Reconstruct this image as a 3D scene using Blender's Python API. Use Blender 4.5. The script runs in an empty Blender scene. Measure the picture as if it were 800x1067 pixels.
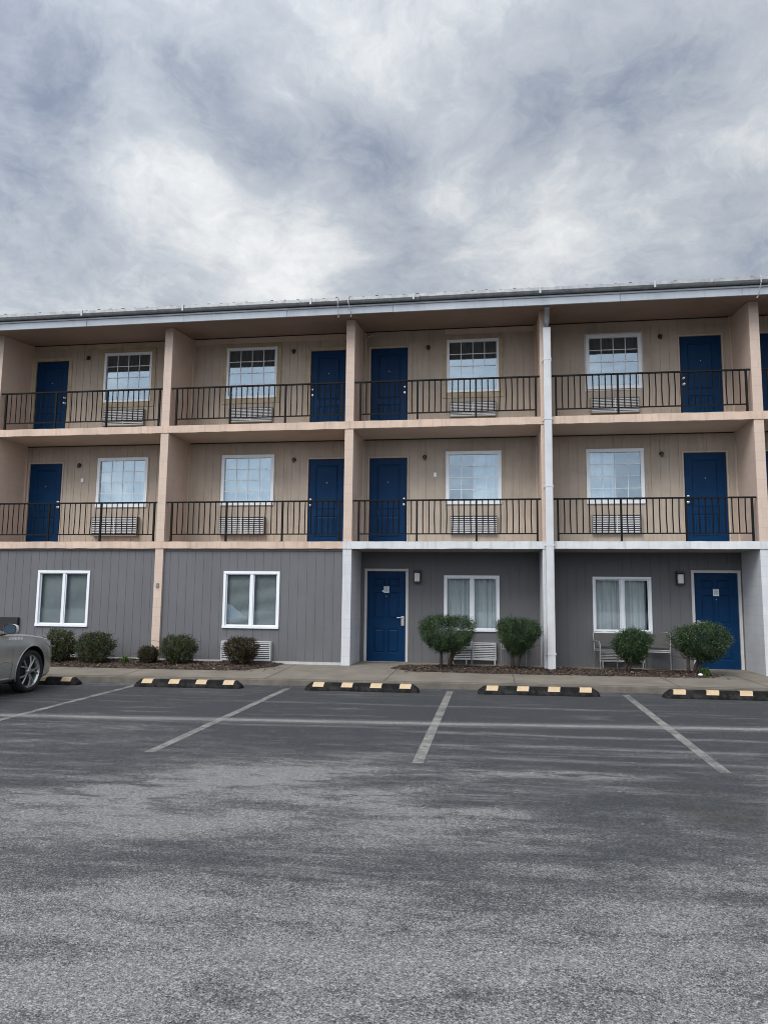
import bpy, bmesh, math, random
from mathutils import Vector, Matrix
random.seed(7)
R = math.radians
sc = bpy.context.scene
COL = sc.collection

# ------------------------------------------------------------------ helpers
class MB:
    """collects faces; build() links them as ONE mesh object"""
    def __init__(self):
        self.v = []; self.f = []; self.mi = []
    def quad(self, a, b, c, d, m=0):
        n = len(self.v); self.v += [tuple(a), tuple(b), tuple(c), tuple(d)]
        self.f.append((n, n+1, n+2, n+3)); self.mi.append(m)
    def poly(self, pts, m=0):
        n = len(self.v); self.v += [tuple(p) for p in pts]
        self.f.append(tuple(range(n, n+len(pts)))); self.mi.append(m)
    def box(self, x0, x1, y0, y1, z0, z1, m=0):
        n = len(self.v)
        self.v += [(x0,y0,z0),(x1,y0,z0),(x1,y1,z0),(x0,y1,z0),(x0,y0,z1),(x1,y0,z1),(x1,y1,z1),(x0,y1,z1)]
        for q in ((0,3,2,1),(4,5,6,7),(0,1,5,4),(1,2,6,5),(2,3,7,6),(3,0,4,7)):
            self.f.append(tuple(n+i for i in q)); self.mi.append(m)
    def prism(self, poly, y0, y1, m=0, axis='y'):
        """extrude a polygon of (a,b) between two depths along an axis"""
        def P(a, b, t):
            return {'y': (a, t, b), 'x': (t, a, b), 'z': (a, b, t)}[axis]
        n = len(self.v); k = len(poly)
        self.v += [P(a, b, y0) for a, b in poly] + [P(a, b, y1) for a, b in poly]
        self.f.append(tuple(n+i for i in range(k))); self.mi.append(m)
        self.f.append(tuple(n+k+i for i in reversed(range(k)))); self.mi.append(m)
        for i in range(k):
            j = (i+1) % k
            self.f.append((n+i, n+k+i, n+k+j, n+j)); self.mi.append(m)
    def tube(self, pts, r, seg=8, m=0, caps=True):
        pts = [Vector(p) for p in pts]; rs = r if isinstance(r, (list, tuple)) else [r]*len(pts)
        rings = []
        ref = None
        for i, p in enumerate(pts):
            if i == 0: t = pts[1]-p
            elif i == len(pts)-1: t = p-pts[i-1]
            else: t = (pts[i+1]-p).normalized() + (p-pts[i-1]).normalized()
            t.normalize()
            if ref is None:
                ref = Vector((0,0,1)) if abs(t.z) < .9 else Vector((1,0,0))
            a = t.cross(ref).normalized(); b = t.cross(a).normalized()
            ref = b.cross(t) if False else ref
            n = len(self.v)
            for k in range(seg):
                an = 2*math.pi*k/seg
                self.v.append(tuple(p + a*math.cos(an)*rs[i] + b*math.sin(an)*rs[i]))
            rings.append(n)
        for i in range(len(pts)-1):
            for k in range(seg):
                j = (k+1) % seg
                self.f.append((rings[i]+k, rings[i]+j, rings[i+1]+j, rings[i+1]+k)); self.mi.append(m)
        if caps:
            self.f.append(tuple(rings[0]+k for k in reversed(range(seg)))); self.mi.append(m)
            self.f.append(tuple(rings[-1]+k for k in range(seg))); self.mi.append(m)
    def lathe(self, prof, origin, axis='x', seg=32, m=0, sign=1):
        """profile of (axial, radius)"""
        o = Vector(origin); rings = []
        for a, r in prof:
            n = len(self.v)
            for k in range(seg):
                an = 2*math.pi*k/seg
                c, s = math.cos(an)*r, math.sin(an)*r
                d = {'x': (a*sign, c, s), 'y': (c, a*sign, s), 'z': (c, s, a*sign)}[axis]
                self.v.append(tuple(o+Vector(d)))
            rings.append(n)
        for i in range(len(prof)-1):
            for k in range(seg):
                j = (k+1) % seg
                self.f.append((rings[i]+k, rings[i]+j, rings[i+1]+j, rings[i+1]+k)); self.mi.append(m)
    def build(self, name, mats, parent=None, smooth=False, bevel=0, normals=True, angle=None, loc=None):
        me = bpy.data.meshes.new(name)
        me.from_pydata(self.v, [], self.f)
        if not isinstance(mats, (list, tuple)): mats = [mats]
        for mt in mats: me.materials.append(mt)
        for p, i in zip(me.polygons, self.mi): p.material_index = i
        if normals or bevel:
            bm = bmesh.new(); bm.from_mesh(me)
            bmesh.ops.remove_doubles(bm, verts=bm.verts, dist=1e-5)
            if normals: bmesh.ops.recalc_face_normals(bm, faces=bm.faces)
            bm.to_mesh(me); bm.free()
        if smooth or angle:
            me.shade_smooth()
            if angle: me.set_sharp_from_angle(angle=R(angle))
        me.update()
        o = bpy.data.objects.new(name, me); COL.objects.link(o)
        if parent: o.parent = parent
        if loc: o.location = loc
        if bevel:
            bv = o.modifiers.new('bevel', 'BEVEL'); bv.width = bevel; bv.segments = 2; bv.limit_method = 'ANGLE'
        return o

def empty(name, label, cat, loc=(0,0,0), rz=0, group=None):
    o = bpy.data.objects.new(name, None); COL.objects.link(o)
    o.empty_display_size = .2
    o.location = loc; o.rotation_euler = (0, 0, rz)
    o['label'] = label; o['category'] = cat
    if group: o['group'] = group
    return o
def tag(o, label=None, cat=None, group=None, kind=None):
    for k, v in (('label', label), ('category', cat), ('group', group), ('kind', kind)):
        if v: o[k] = v
    return o
def kids(o): return [c for c in COL.objects if c.parent == o]
def copy_tree(o, loc=None, rz=None, label=None):
    r = o.copy(); COL.objects.link(r)
    if loc is not None: r.location = loc
    if rz is not None: r.rotation_euler = (0, 0, rz)
    if label: r['label'] = label
    for ch in kids(o):
        c = ch.copy(); COL.objects.link(c); c.parent = r
        for g in kids(ch):
            d = g.copy(); COL.objects.link(d); d.parent = c
    return r

# ------------------------------------------------------------------ materials
def new_mat(name):
    m = bpy.data.materials.new(name); m.use_nodes = True
    nt = m.node_tree; nt.nodes.clear()
    out = nt.nodes.new('ShaderNodeOutputMaterial')
    b = nt.nodes.new('ShaderNodeBsdfPrincipled')
    nt.links.new(b.outputs[0], out.inputs[0])
    return m, nt, b
def N(nt, t, **kw):
    n = nt.nodes.new(t)
    for k, v in kw.items():
        if k.startswith('i_'):
            n.inputs[k[2:].replace('_', ' ')].default_value = v
        else: setattr(n, k, v)
    return n
def L(nt, a, b): nt.links.new(a, b)
def mathn(nt, op, a, b=None, c=None, clamp=False):
    n = nt.nodes.new('ShaderNodeMath'); n.operation = op; n.use_clamp = clamp
    for i, x in enumerate((a, b, c)):
        if x is None: continue
        if isinstance(x, (int, float)): n.inputs[i].default_value = x
        else: nt.links.new(x, n.inputs[i])
    return n.outputs[0]
def mixc(nt, fac, a, b, mode='MIX'):
    n = nt.nodes.new('ShaderNodeMix'); n.data_type = 'RGBA'; n.blend_type = mode
    for i, x in ((0, fac), (6, a), (7, b)):
        if isinstance(x, (int, float)): n.inputs[i].default_value = x
        elif isinstance(x, (tuple, list)): n.inputs[i].default_value = (x[0], x[1], x[2], 1)
        else: nt.links.new(x, n.inputs[i])
    return n.outputs[2]
def ramp(nt, fac, pts):
    n = nt.nodes.new('ShaderNodeValToRGB')
    e = n.color_ramp.elements
    while len(e) < len(pts): e.new(.5)
    for el, (p, c) in zip(e, pts):
        el.position = p
        el.color = (c, c, c, 1) if isinstance(c, (int, float)) else (c[0], c[1], c[2], 1)
    nt.links.new(fac, n.inputs[0])
    return n.outputs[0]
def pos(nt, scale=(1,1,1), loc=(0,0,0), rot=(0,0,0)):
    g = nt.nodes.new('ShaderNodeNewGeometry'); m = nt.nodes.new('ShaderNodeMapping')
    m.inputs['Scale'].default_value = scale; m.inputs['Location'].default_value = loc
    m.inputs['Rotation'].default_value = rot
    nt.links.new(g.outputs['Position'], m.inputs[0]); return m.outputs[0]
def objc(nt, scale=(1,1,1)):
    g = nt.nodes.new('ShaderNodeTexCoord'); m = nt.nodes.new('ShaderNodeMapping')
    m.inputs['Scale'].default_value = scale
    nt.links.new(g.outputs['Object'], m.inputs[0]); return m.outputs[0]
def noise(nt, vec, scale, detail=4, rough=.55, dist=0, out='Fac'):
    n = nt.nodes.new('ShaderNodeTexNoise')
    n.inputs['Scale'].default_value = scale; n.inputs['Detail'].default_value = detail
    n.inputs['Roughness'].default_value = rough; n.inputs['Distortion'].default_value = dist
    nt.links.new(vec, n.inputs['Vector']); return n.outputs[out]
def bump(nt, b, h, strength=.3, dist=.01):
    n = nt.nodes.new('ShaderNodeBump'); n.inputs['Strength'].default_value = strength
    n.inputs['Distance'].default_value = dist
    nt.links.new(h, n.inputs['Height']); nt.links.new(n.outputs[0], b.inputs['Normal'])

def paint(name, c, rough=.6, var=.12, scale=3, streak=0, bumpv=.08, metal=0, local=False, fine=60):
    """painted or plain surface with uneven tone, grime streaks and a little relief"""
    m, nt, b = new_mat(name)
    P = objc(nt) if local else pos(nt)
    n1 = noise(nt, P, scale, 5, .6)
    lo = tuple(x*(1-var) for x in c); hi = tuple(min(1, x*(1+var)) for x in c)
    col = mixc(nt, ramp(nt, n1, [(.3, 0), (.7, 1)]), lo, hi)
    if streak:
        PS = objc(nt, (9, 9, .5)) if local else pos(nt, (9, 9, .5))
        s = noise(nt, PS, 1.2, 5, .65)
        col = mixc(nt, ramp(nt, s, [(.52, 0), (.8, streak)]), col, tuple(x*.45 for x in c))
    L(nt, col, b.inputs['Base Color'])
    b.inputs['Roughness'].default_value = rough; b.inputs['Metallic'].default_value = metal
    if bumpv:
        bump(nt, b, noise(nt, P, fine, 3, .6), bumpv, .006)
    return m

def block_paint(name, c, var=.1):
    """painted concrete block: courses of 0.4 x 0.2 m"""
    m, nt, b = new_mat(name)
    g = nt.nodes.new('ShaderNodeNewGeometry'); s = nt.nodes.new('ShaderNodeSeparateXYZ')
    L(nt, g.outputs['Position'], s.inputs[0])
    cx = nt.nodes.new('ShaderNodeCombineXYZ')
    L(nt, mathn(nt, 'ADD', mathn(nt, 'ADD', s.outputs[0], s.outputs[1]), .27), cx.inputs[0]); L(nt, s.outputs[2], cx.inputs[1])
    br = N(nt, 'ShaderNodeTexBrick', i_Scale=1.0)
    br.inputs['Brick Width'].default_value = .4; br.inputs['Row Height'].default_value = .2
    br.inputs['Mortar Size'].default_value = .006; br.inputs['Mortar Smooth'].default_value = .3
    br.inputs['Color1'].default_value = (*c, 1)
    br.inputs['Color2'].default_value = (*[x*.94 for x in c], 1)
    br.inputs['Mortar'].default_value = (*[x*.80 for x in c], 1)
    L(nt, cx.outputs[0], br.inputs['Vector'])
    n1 = noise(nt, pos(nt), 2.5, 6, .65)
    col = mixc(nt, ramp(nt, n1, [(.3, 0), (.75, 1)]), br.outputs['Color'], tuple(x*(1-var*1.6) for x in c))
    s2 = noise(nt, pos(nt, (7, 7, .6)), 1.3, 5, .65)
    col = mixc(nt, ramp(nt, s2, [(.56, 0), (.82, .5)]), col, tuple(x*.6 for x in c))
    L(nt, col, b.inputs['Base Color']); b.inputs['Roughness'].default_value = .75
    h = mathn(nt, 'ADD', mathn(nt, 'MULTIPLY', br.outputs['Fac'], -1), mathn(nt, 'MULTIPLY', noise(nt, pos(nt), 70, 4, .7), .5))
    bump(nt, b, h, .35, .006)
    return m

M = {}
M['tan'] = paint('tan_siding_paint', (.375, .31, .25), .7, .14, 1.2, .45, .12)
M['grey'] = paint('grey_siding_paint', (.108, .108, .116), .65, .07, 1.2, .25, .12)
M['peach'] = block_paint('peach_block_paint', (.57, .445, .368))
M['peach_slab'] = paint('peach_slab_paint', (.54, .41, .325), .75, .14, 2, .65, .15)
M['white_block'] = block_paint('pale_grey_block_paint', (.56, .57, .59))
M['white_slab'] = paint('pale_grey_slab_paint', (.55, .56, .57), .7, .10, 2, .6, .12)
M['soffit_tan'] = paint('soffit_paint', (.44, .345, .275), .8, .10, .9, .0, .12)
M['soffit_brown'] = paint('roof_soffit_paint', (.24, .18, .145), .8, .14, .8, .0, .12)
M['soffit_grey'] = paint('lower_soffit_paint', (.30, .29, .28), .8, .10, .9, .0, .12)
M['wood_trim'] = paint('weathered_trim_wood', (.37, .30, .20), .75, .2, 5, .4, .15)
M['corner_trim'] = paint('corner_trim_paint', (.48, .38, .30), .7, .1, 3, .3, .1)
M['vinyl'] = paint('white_vinyl', (.72, .74, .77), .35, .04, 3, .12, .03)
M['frame_white'] = paint('off_white_door_frame', (.50, .49, .48), .5, .08, 3, .3, .05)
M['black_iron'] = paint('black_painted_iron', (.004, .004, .0045), .7, .3, 8, 0, .15)
M['black_iron'].node_tree.nodes['Principled BSDF'].inputs['Specular IOR Level'].default_value = .2
M['blue_door'] = paint('blue_door_paint', (.003, .026, .077), .42, .14, 2.5, .2, .05)
M['blue_door'].node_tree.nodes['Principled BSDF'].inputs['Specular IOR Level'].default_value = .09
M['steel'] = paint('brushed_steel', (.55, .54, .52), .35, .1, 20, 0, .03, 1)
M['ac_white'] = paint('aged_white_grille', (.52, .52, .53), .5, .14, 6, .3, .05)
M['ac_case'] = paint('grille_sleeve', (.20, .19, .17), .6, .15, 5, .3, .06)
M['ac_dark'] = paint('grille_recess', (.03, .03, .03), .8, .2, 6)
M['lens'] = paint('frosted_lamp_lens', (.62, .62, .60), .3, .05, 9, 0, 0)
M['lamp_black'] = paint('black_lamp_case', (.012, .012, .015), .45, .2, 10)
M['paper'] = paint('paper_notice', (.62, .64, .68), .8, .05, 12, 0, 0)
M['ink'] = paint('printed_ink', (.25, .26, .3), .8, .1, 12, 0, 0)
M['fascia'] = paint('blue_grey_fascia_paint', (.37, .405, .445), .45, .10, 1.5, .3, .05)
M['fascia_trim'] = paint('fascia_drip_trim', (.42, .45, .49), .4, .1, 2, .2, .04)
M['galv'] = paint('weathered_galvanised_metal', (.33, .34, .35), .55, .25, 7, .4, .12, .4)
M['roof_metal'] = paint('roof_sheet_metal', (.28, .29, .30), .5, .25, 4, .2, .08, .5)
M['pipe'] = paint('white_pvc_pipe', (.51, .52, .535), .5, .10, 2.5, .35, .03)
M['conc_base'] = paint('painted_foundation', (.42, .41, .40), .8, .15, 4, .4, .2)
M['black_rubber'] = paint('black_rubber', (.006, .006, .0065), .8, .3, 14, 0, .3, 0, True)
M['black_rubber'].node_tree.nodes['Principled BSDF'].inputs['Specular IOR Level'].default_value = .15
_nt = M['black_rubber'].node_tree; _b = _nt.nodes['Principled BSDF']; _c = _b.inputs['Base Color'].links[0].from_socket
_g = _nt.nodes.new('ShaderNodeNewGeometry'); _s = _nt.nodes.new('ShaderNodeSeparateXYZ'); L(_nt, _g.outputs['Normal'], _s.inputs[0])
_d = mathn(_nt, 'MULTIPLY', ramp(_nt, noise(_nt, objc(_nt), 9, 6, .7), [(.45, 0), (.70, .6)]), 1.0)
L(_nt, mixc(_nt, _d, _c, (.05, .047, .043)), _b.inputs['Base Color'])
M['tape'] = paint('cream_reflective_patch', (.46, .34, .205), .6, .12, 12, .3, .05, 0, True)
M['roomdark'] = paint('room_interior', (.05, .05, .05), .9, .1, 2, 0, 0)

def glass(name, tint, refl, rough=.02):
    m = bpy.data.materials.new(name); m.use_nodes = True; nt = m.node_tree; nt.nodes.clear()
    out = nt.nodes.new('ShaderNodeOutputMaterial'); mx = nt.nodes.new('ShaderNodeMixShader')
    t = nt.nodes.new('ShaderNodeBsdfTransparent'); t.inputs[0].default_value = (*tint, 1)
    g = nt.nodes.new('ShaderNodeBsdfGlossy'); g.inputs['Roughness'].default_value = rough
    g.inputs['Color'].default_value = (.72, .88, 1, 1)
    lw = nt.nodes.new('ShaderNodeLayerWeight'); lw.inputs[0].default_value = .25
    f = mathn(nt, 'ADD', mathn(nt, 'MULTIPLY', lw.outputs['Fresnel'], .6), refl, clamp=True)
    nb = nt.nodes.new('ShaderNodeBump'); nb.inputs['Strength'].default_value = .012; nb.inputs['Distance'].default_value = .02
    L(nt, noise(nt, pos(nt), 3.5, 2, .5), nb.inputs['Height']); L(nt, nb.outputs[0], g.inputs['Normal'])
    L(nt, f, mx.inputs[0]); L(nt, t.outputs[0], mx.inputs[1]); L(nt, g.outputs[0], mx.inputs[2])
    L(nt, mx.outputs[0], out.inputs[0]); return m
M['glass'] = glass('window_glass', (.70, .79, .83), .26)
M['glass_low'] = glass('ground_window_glass', (.80, .84, .85), .14)
M['car_glass'] = glass('tinted_car_glass', (.10, .11, .11), .08)
M['curtain'] = paint('sheer_curtain', (.72, .74, .74), .9, .06, 3, 0, .1)
M['curtain_dim'] = paint('dimmed_curtain', (.15, .16, .16), .9, .1, 3, 0, .1)  # curtain colour darkened to stand for dim rooms on the top floor
M['blind'] = paint('green_grey_blind', (.46, .49, .49), .8, .08, 2, 0, .05)
M['concrete'] = paint('walk_concrete', (.165, .145, .118), .85, .22, 1.6, 0, .35, fine=45)
M['kerb'] = paint('kerb_concrete', (.105, .092, .075), .85, .3, 3, .5, .4, fine=40)

# ------------------------------------------------------------------ terrain heights (the lot falls a little to the left and to the camera)
def lotz(x, y):
    x = max(-45, min(45, x)); y = max(-45, min(12, y))
    return -.163 + .0075*x + .0085*(y+2.75)
def walkz(x, y):
    k = max(0, min(1, -y/2.3)); x = max(-17, min(13, x))
    return (.0085*x-.045)*k
KERB_Y = -2.3

# columns between the bays
CX = [-16.53, -12.10, -7.664, -3.239, 1.115, 5.485, 9.87]
CW = .20
D = 1.188
S1B, S1T, S2B, S2T = 2.56, 2.72, 5.285, 5.454
def soff(y): return 7.80 + (y+.5)*.1125
FLOORZ = [0, S1T, S2T]
XL, XR = CX[0], CX[-1]

bld = empty('motel_building', 'three storey exterior corridor motel, grey below and tan above, with blue doors and balconies', 'motel')

# ------------------------------------------------------------------ siding walls with openings
def siding(name, x0, x1, z0, z1, Y, holes, mat, pitch=.203, gw=.008, gd=.006, rev=.07, phase=0, parent=None):
    mb = MB()
    xs = {round(x0, 4), round(x1, 4)}
    grooves = []
    k = math.ceil((x0-phase)/pitch)
    while phase+k*pitch < x1-gw:
        a = phase+k*pitch
        # plywood grooves wander a little in width
        w = gw*random.uniform(.75, 1.2)
        if a > x0+.01: grooves.append((a, a+w)); xs |= {round(a, 4), round(a+w, 4)}
        k += 1
    for h in holes: xs |= {round(h[0], 4), round(h[1], 4)}
    zs = sorted({z0, z1} | {h[2] for h in holes} | {h[3] for h in holes})
    xs = sorted(xs)
    def depth(xm): return Y+gd if any(a-1e-4 <= xm <= b+1e-4 for a, b in grooves) else Y
    def hole(xm, zm): return any(h[0] < xm < h[1] and h[2] < zm < h[3] for h in holes)
    for i in range(len(xs)-1):
        a, b = xs[i], xs[i+1]
        if b-a < 1e-5: continue
        d = depth((a+b)/2)
        for j in range(len(zs)-1):
            c, e = zs[j], zs[j+1]
            if hole((a+b)/2, (c+e)/2): continue
            mb.quad((a, d, c), (b, d, c), (b, d, e), (a, d, e))
            if i+2 < len(xs):
                b2 = xs[i+2]
                if not hole((b+b2)/2, (c+e)/2):
                    d2 = depth((b+b2)/2)
                    if d2 != d: mb.quad((b, d, c), (b, d2, c), (b, d2, e), (b, d, e))
    for h in holes:
        a, b, c, e = h; y2 = Y+rev
        mb.quad((a, Y, c), (a, y2, c), (a, y2, e), (a, Y, e)); mb.quad((b, Y, c), (b, Y, e), (b, y2, e), (b, y2, c))
        mb.quad((a, Y, e), (a, y2, e), (b, y2, e), (b, Y, e)); mb.quad((a, Y, c), (b, Y, c), (b, y2, c), (a, y2, c))
    return mb.build(name, mat, parent or bld, normals=False)

# openings ----------------------------------------------------------
BAYS = range(6)
win = {}   # (floor, bay) -> x0, x1, z0, z1
door = {}  # (floor, bay) -> x0 of leaf
ac = {}
win[2,0] = (-14.4,-13.1,6.40,7.705); win[2,1] = (-9.965,-8.655,6.40,7.715); win[2,2] = (-6.65,-5.335,6.40,7.715)
win[2,3] = (-1.106,.135,6.385,7.70); win[2,4] = (2.145,3.40,6.36,7.68); win[2,5] = (7.4,8.7,6.38,7.69)
win[1,0] = (-14.4,-13.1,3.69,4.955); win[1,1] = (-10.0,-8.63,3.675,4.955); win[1,2] = (-6.685,-5.335,3.70,4.965)
win[1,3] = (-1.126,.174,3.685,4.955); win[1,4] = (2.105,3.385,3.67,4.95); win[1,5] = (7.4,8.7,3.68,4.95)
win[0,0] = (-15.2,-13.9,.735,2.04); win[0,1] = (-10.70,-9.375,.735,2.04); win[0,2] = (-6.10,-4.78,.765,2.045)
win[0,3] = (-1.167,.108,.735,2.02); win[0,4] = (2.182,3.458,.75,2.01); win[0,5] = (7.4,8.7,.74,2.02)
for f in (1, 2):
    door[f,0] = -13.2+.0; door[f,2] = -4.47; door[f,4] = 4.245
    door[f,1] = -11.88; door[f,3] = -2.965; door[f,5] = 5.99
door[1,0] = door[2,0] = -13.05+.0
win[2,0] = (-15.9,-14.6,6.40,7.705); win[1,0] = (-15.9,-14.6,3.69,4.955)
door[0,3] = -2.979; door[0,4] = 4.372; door[0,5] = 5.99
DOORW, DOORH = .915, 2.105
for f in (1, 2):
    for b in BAYS:
        w = win[f,b]; c = (w[0]+w[1])/2
        ac[f,b] = (c-.545, c+.545, 5.775 if f == 2 else 2.985, 6.145 if f == 2 else 3.415)
ac[1,1] = (-10.0,-8.79,2.945,3.425); ac[2,1] = (-9.90,-8.78,5.765,6.19); ac[1,2] = (-6.67,-5.51,2.975,3.41); ac[2,2] = (-6.53,-5.41,5.775,6.15)
ac[0,0] = (-15.1,-14.0,.05,.47); ac[0,1] = (-10.65,-9.56,.03,.46); ac[0,2] = (-6.07,-4.92,.06,.485)
ac[0,3] = (-1.02,.02,.10,.49); ac[0,4] = (2.30,3.25,.13,.475); ac[0,5] = (7.5,8.6,.1,.48)

def wall_y(f, b): return .06 if (f == 0 and b <= 2) else D
for f in range(3):
    for b in BAYS:
        Y = wall_y(f, b)
        x0, x1 = CX[b]+CW/2, CX[b+1]-CW/2
        z0 = FLOORZ[f]+.0; z1 = [S1B, S2B, soff(D)][f]
        if f == 0 and b <= 2: z0 = .06
        holes = []
        w = win[f,b]; holes.append((w[0]+.03, w[1]-.03, w[2]+.03, w[3]-.03))
        a = ac[f,b]; holes.append((a[0]+.02, a[1]-.02, a[2]+.02, a[3]-.02))
        if (f, b) in door:
            dx = door[f,b]; holes.append((dx-.012, dx+DOORW+.012, z0, z0+DOORH+.012))
        siding('siding_wall', x0, x1, z0, z1, Y, holes, M['grey'] if f == 0 else M['tan'], phase=b*.05+f*.08, gw=.008 if f == 0 else .009, gd=.006 if f == 0 else .008)
        if f == 0 and b <= 2:
            mb = MB(); mb.box(x0, x1, .045, .16, -.14, .058); mb.build('foundation_strip', M['conc_base'], bld)

# ------------------------------------------------------------------ cross walls, one per bay division and storey
for i, x in enumerate(CX):
    for f in range(3):
        z0 = FLOORZ[f] if f else -.15
        z1 = [S1B, S2B, None][f]
        lower_white = (f == 0 and i >= 3)
        mat = M['white_block'] if lower_white else M['peach']
        mb = MB()
        a, b_ = x-CW/2, x+CW/2
        yb = D+.12 if not (f == 0 and i <= 2) else .25
        if f < 2: mb.box(a, b_, 0, yb, z0, z1)
        else: mb.prism([(0, z0), (yb, z0), (yb, soff(yb)-.004), (0, soff(0)-.004)], a, b_, axis='x')
        o = mb.build('cross_wall', mat, bld, bevel=.008)
        if f and i not in (0,):
            # painted batten in the corner of wall and siding
            mb = MB()
            for s, bb in ((-1, i-1), (1, i)):
                if bb < 0 or bb > 5: continue
                xa = x + s*(CW/2+.003); xb = xa + s*.045
                mb.box(min(xa, xb), max(xa, xb), D-.03, D-.002, z0+.002, (soff(D)-.02 if f == 2 else z1-.004))
            mb.build('corner_batten', M['corner_trim'], bld)

# ------------------------------------------------------------------ balcony slabs, one per bay and storey
for f, (zb, zt) in ((1, (S1B, S1T)), (2, (S2B, S2T))):
    for b in BAYS:
        x0, x1 = CX[b]-(CW/2 if b == 0 else 0), CX[b+1]+(CW/2 if b == 5 else 0)
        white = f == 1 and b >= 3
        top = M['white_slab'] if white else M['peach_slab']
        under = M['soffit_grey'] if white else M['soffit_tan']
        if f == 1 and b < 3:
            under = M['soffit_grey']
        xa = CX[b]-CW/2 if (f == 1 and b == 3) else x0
        xb = CX[b+1]-CW/2 if (f == 1 and b == 2) else x1
        mb = MB(); y0 = -.018; y1 = D+.3
        r = 1 if not white else 0
        n = 24
        # the screeded front edge is a little uneven
        ed = [(xa+(xb-xa)*k/n, random.uniform(-.004, .004), random.uniform(-.005, .005)) for k in range(n+1)]
        ed[0] = (xa, 0, 0); ed[-1] = (xb, 0, 0)
        for k in range(n):
            (p, e, g), (q, e2, g2) = ed[k], ed[k+1]
            mb.quad((p, y0, zb+g), (q, y0, zb+g2), (q, y0, zt+e2), (p, y0, zt+e), 0)
            mb.quad((p, y0, zt+e), (q, y0, zt+e2), (q, y1, zt), (p, y1, zt), 0)
            mb.quad((q, y0, zb+g2), (p, y0, zb+g), (p, .07, zb+g), (q, .07, zb+g2), 0)
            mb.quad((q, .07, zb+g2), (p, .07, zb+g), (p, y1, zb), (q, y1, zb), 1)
        mb.quad((xa, y0, zb), (xa, y0, zt), (xa, y1, zt), (xa, y1, zb), 0)
        mb.quad((xb, y0, zb), (xb, y1, zb), (xb, y1, zt), (xb, y0, zt), 0)
        mb.quad((xa, y1, zb), (xa, y1, zt), (xb, y1, zt), (xb, y1, zb), 0)
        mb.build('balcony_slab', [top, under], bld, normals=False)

# head boards and thin dark strips above the flush grey walls and the upper siding
for b in (0, 1, 2):
    mb = MB(); mb.box(CX[b]+CW/2+.002, CX[b+1]-CW/2-.002, .03, .057, S1B-.045, S1B-.003)
    mb.build('head_board', M['grey'], bld)
for b in (0, 1, 2):
    x1 = CX[b+1]-CW/2-.06
    mb = MB(); mb.box(CX[b]+CW/2+.06, x1, D-.028, D-.003, soff(D)-.17, soff(D)-.012)
    mb.build('head_board', M['wood_trim'] if b == 1 else M['corner_trim'], bld)
for b in (3,):
    mb = MB(); mb.box(-1.15, CX[4]-CW/2-.06, D-.028, D-.003, soff(D)-.15, soff(D)-.012)
    mb.build('head_board', M['corner_trim'], bld)
for f in (1, 2):
    for b in BAYS:
        zt = S2B if f == 1 else soff(D)
        mb = MB(); mb.box(CX[b]+CW/2+.05, CX[b+1]-CW/2-.05, D-.034, D-.029, zt-.03, zt-.006)
        mb.build('soffit_strip', M['lamp_black'], bld)  # thin black strip along the top of the upper siding

# ------------------------------------------------------------------ closed shell behind the facade (rooms stay dark)
mb = MB(); yb = 9.5
mb.quad((XL-.1, D+.3, -.2), (XL-.1, yb, -.2), (XL-.1, yb, 8.9), (XL-.1, D+.3, 8.1))
mb.quad((XR+.1, D+.3, -.2), (XR+.1, D+.3, 8.1), (XR+.1, yb, 8.9), (XR+.1, yb, -.2))
mb.quad((XL-.1, yb, -.2), (XR+.1, yb, -.2), (XR+.1, yb, 8.9), (XL-.1, yb, 8.9))
for xe in (XL-.1, XR+.1):
    mb.quad((xe, .2, -.2), (xe, D+.3, -.2), (xe, D+.3, 8.1), (xe, D, 7.9))
mb.quad((XL, .2, 2.555), (CX[3], .2, 2.555), (CX[3], yb, 2.555), (XL, yb, 2.555))
mb.build('outer_wall', M['tan'], bld, normals=False)
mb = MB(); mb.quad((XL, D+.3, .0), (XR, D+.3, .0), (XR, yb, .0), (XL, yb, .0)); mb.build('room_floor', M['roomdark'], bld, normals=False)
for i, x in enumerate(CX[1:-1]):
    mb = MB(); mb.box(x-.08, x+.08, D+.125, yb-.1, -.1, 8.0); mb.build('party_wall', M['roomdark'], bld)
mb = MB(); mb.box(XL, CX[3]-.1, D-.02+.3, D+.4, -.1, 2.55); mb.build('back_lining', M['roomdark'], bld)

# roof: soffit, fascia, drip trim, gutter, ribbed sheets
EY = -.5
mb = MB(); 
mb.quad((XL-.3, EY+.02, soff(EY+.02)), (XR+.3, EY+.02, soff(EY+.02)), (XR+.3, D+.3, soff(D+.3)), (XL-.3, D+.3, soff(D+.3)))
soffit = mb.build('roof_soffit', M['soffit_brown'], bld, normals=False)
xs_ = XL-.3
while xs_ < XR+.3:
    xe = min(xs_+2.44+random.uniform(-.02, .02), XR+.3)
    mb = MB(); e = random.uniform(-.004, .004)
    mb.box(xs_+.002, xe-.002, EY-.02+e, EY+.02, 7.785+e, 7.945)
    mb.build('fascia_board', M['fascia'], bld, bevel=.006)
    xs_ = xe
mb = MB(); mb.prism([(EY-.045, 7.945), (EY+.02, 7.945), (EY+.02, 7.975), (EY-.035, 7.985), (EY-.055, 7.97)], XL-.3, XR+.3, axis='x')
mb.build('drip_trim', M['fascia_trim'], bld)
gut = MB()
x = XL-.3
gx = [XL-.3]
while gx[-1] < XR+.3: gx.append(min(gx[-1]+3.05, XR+.3))
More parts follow.
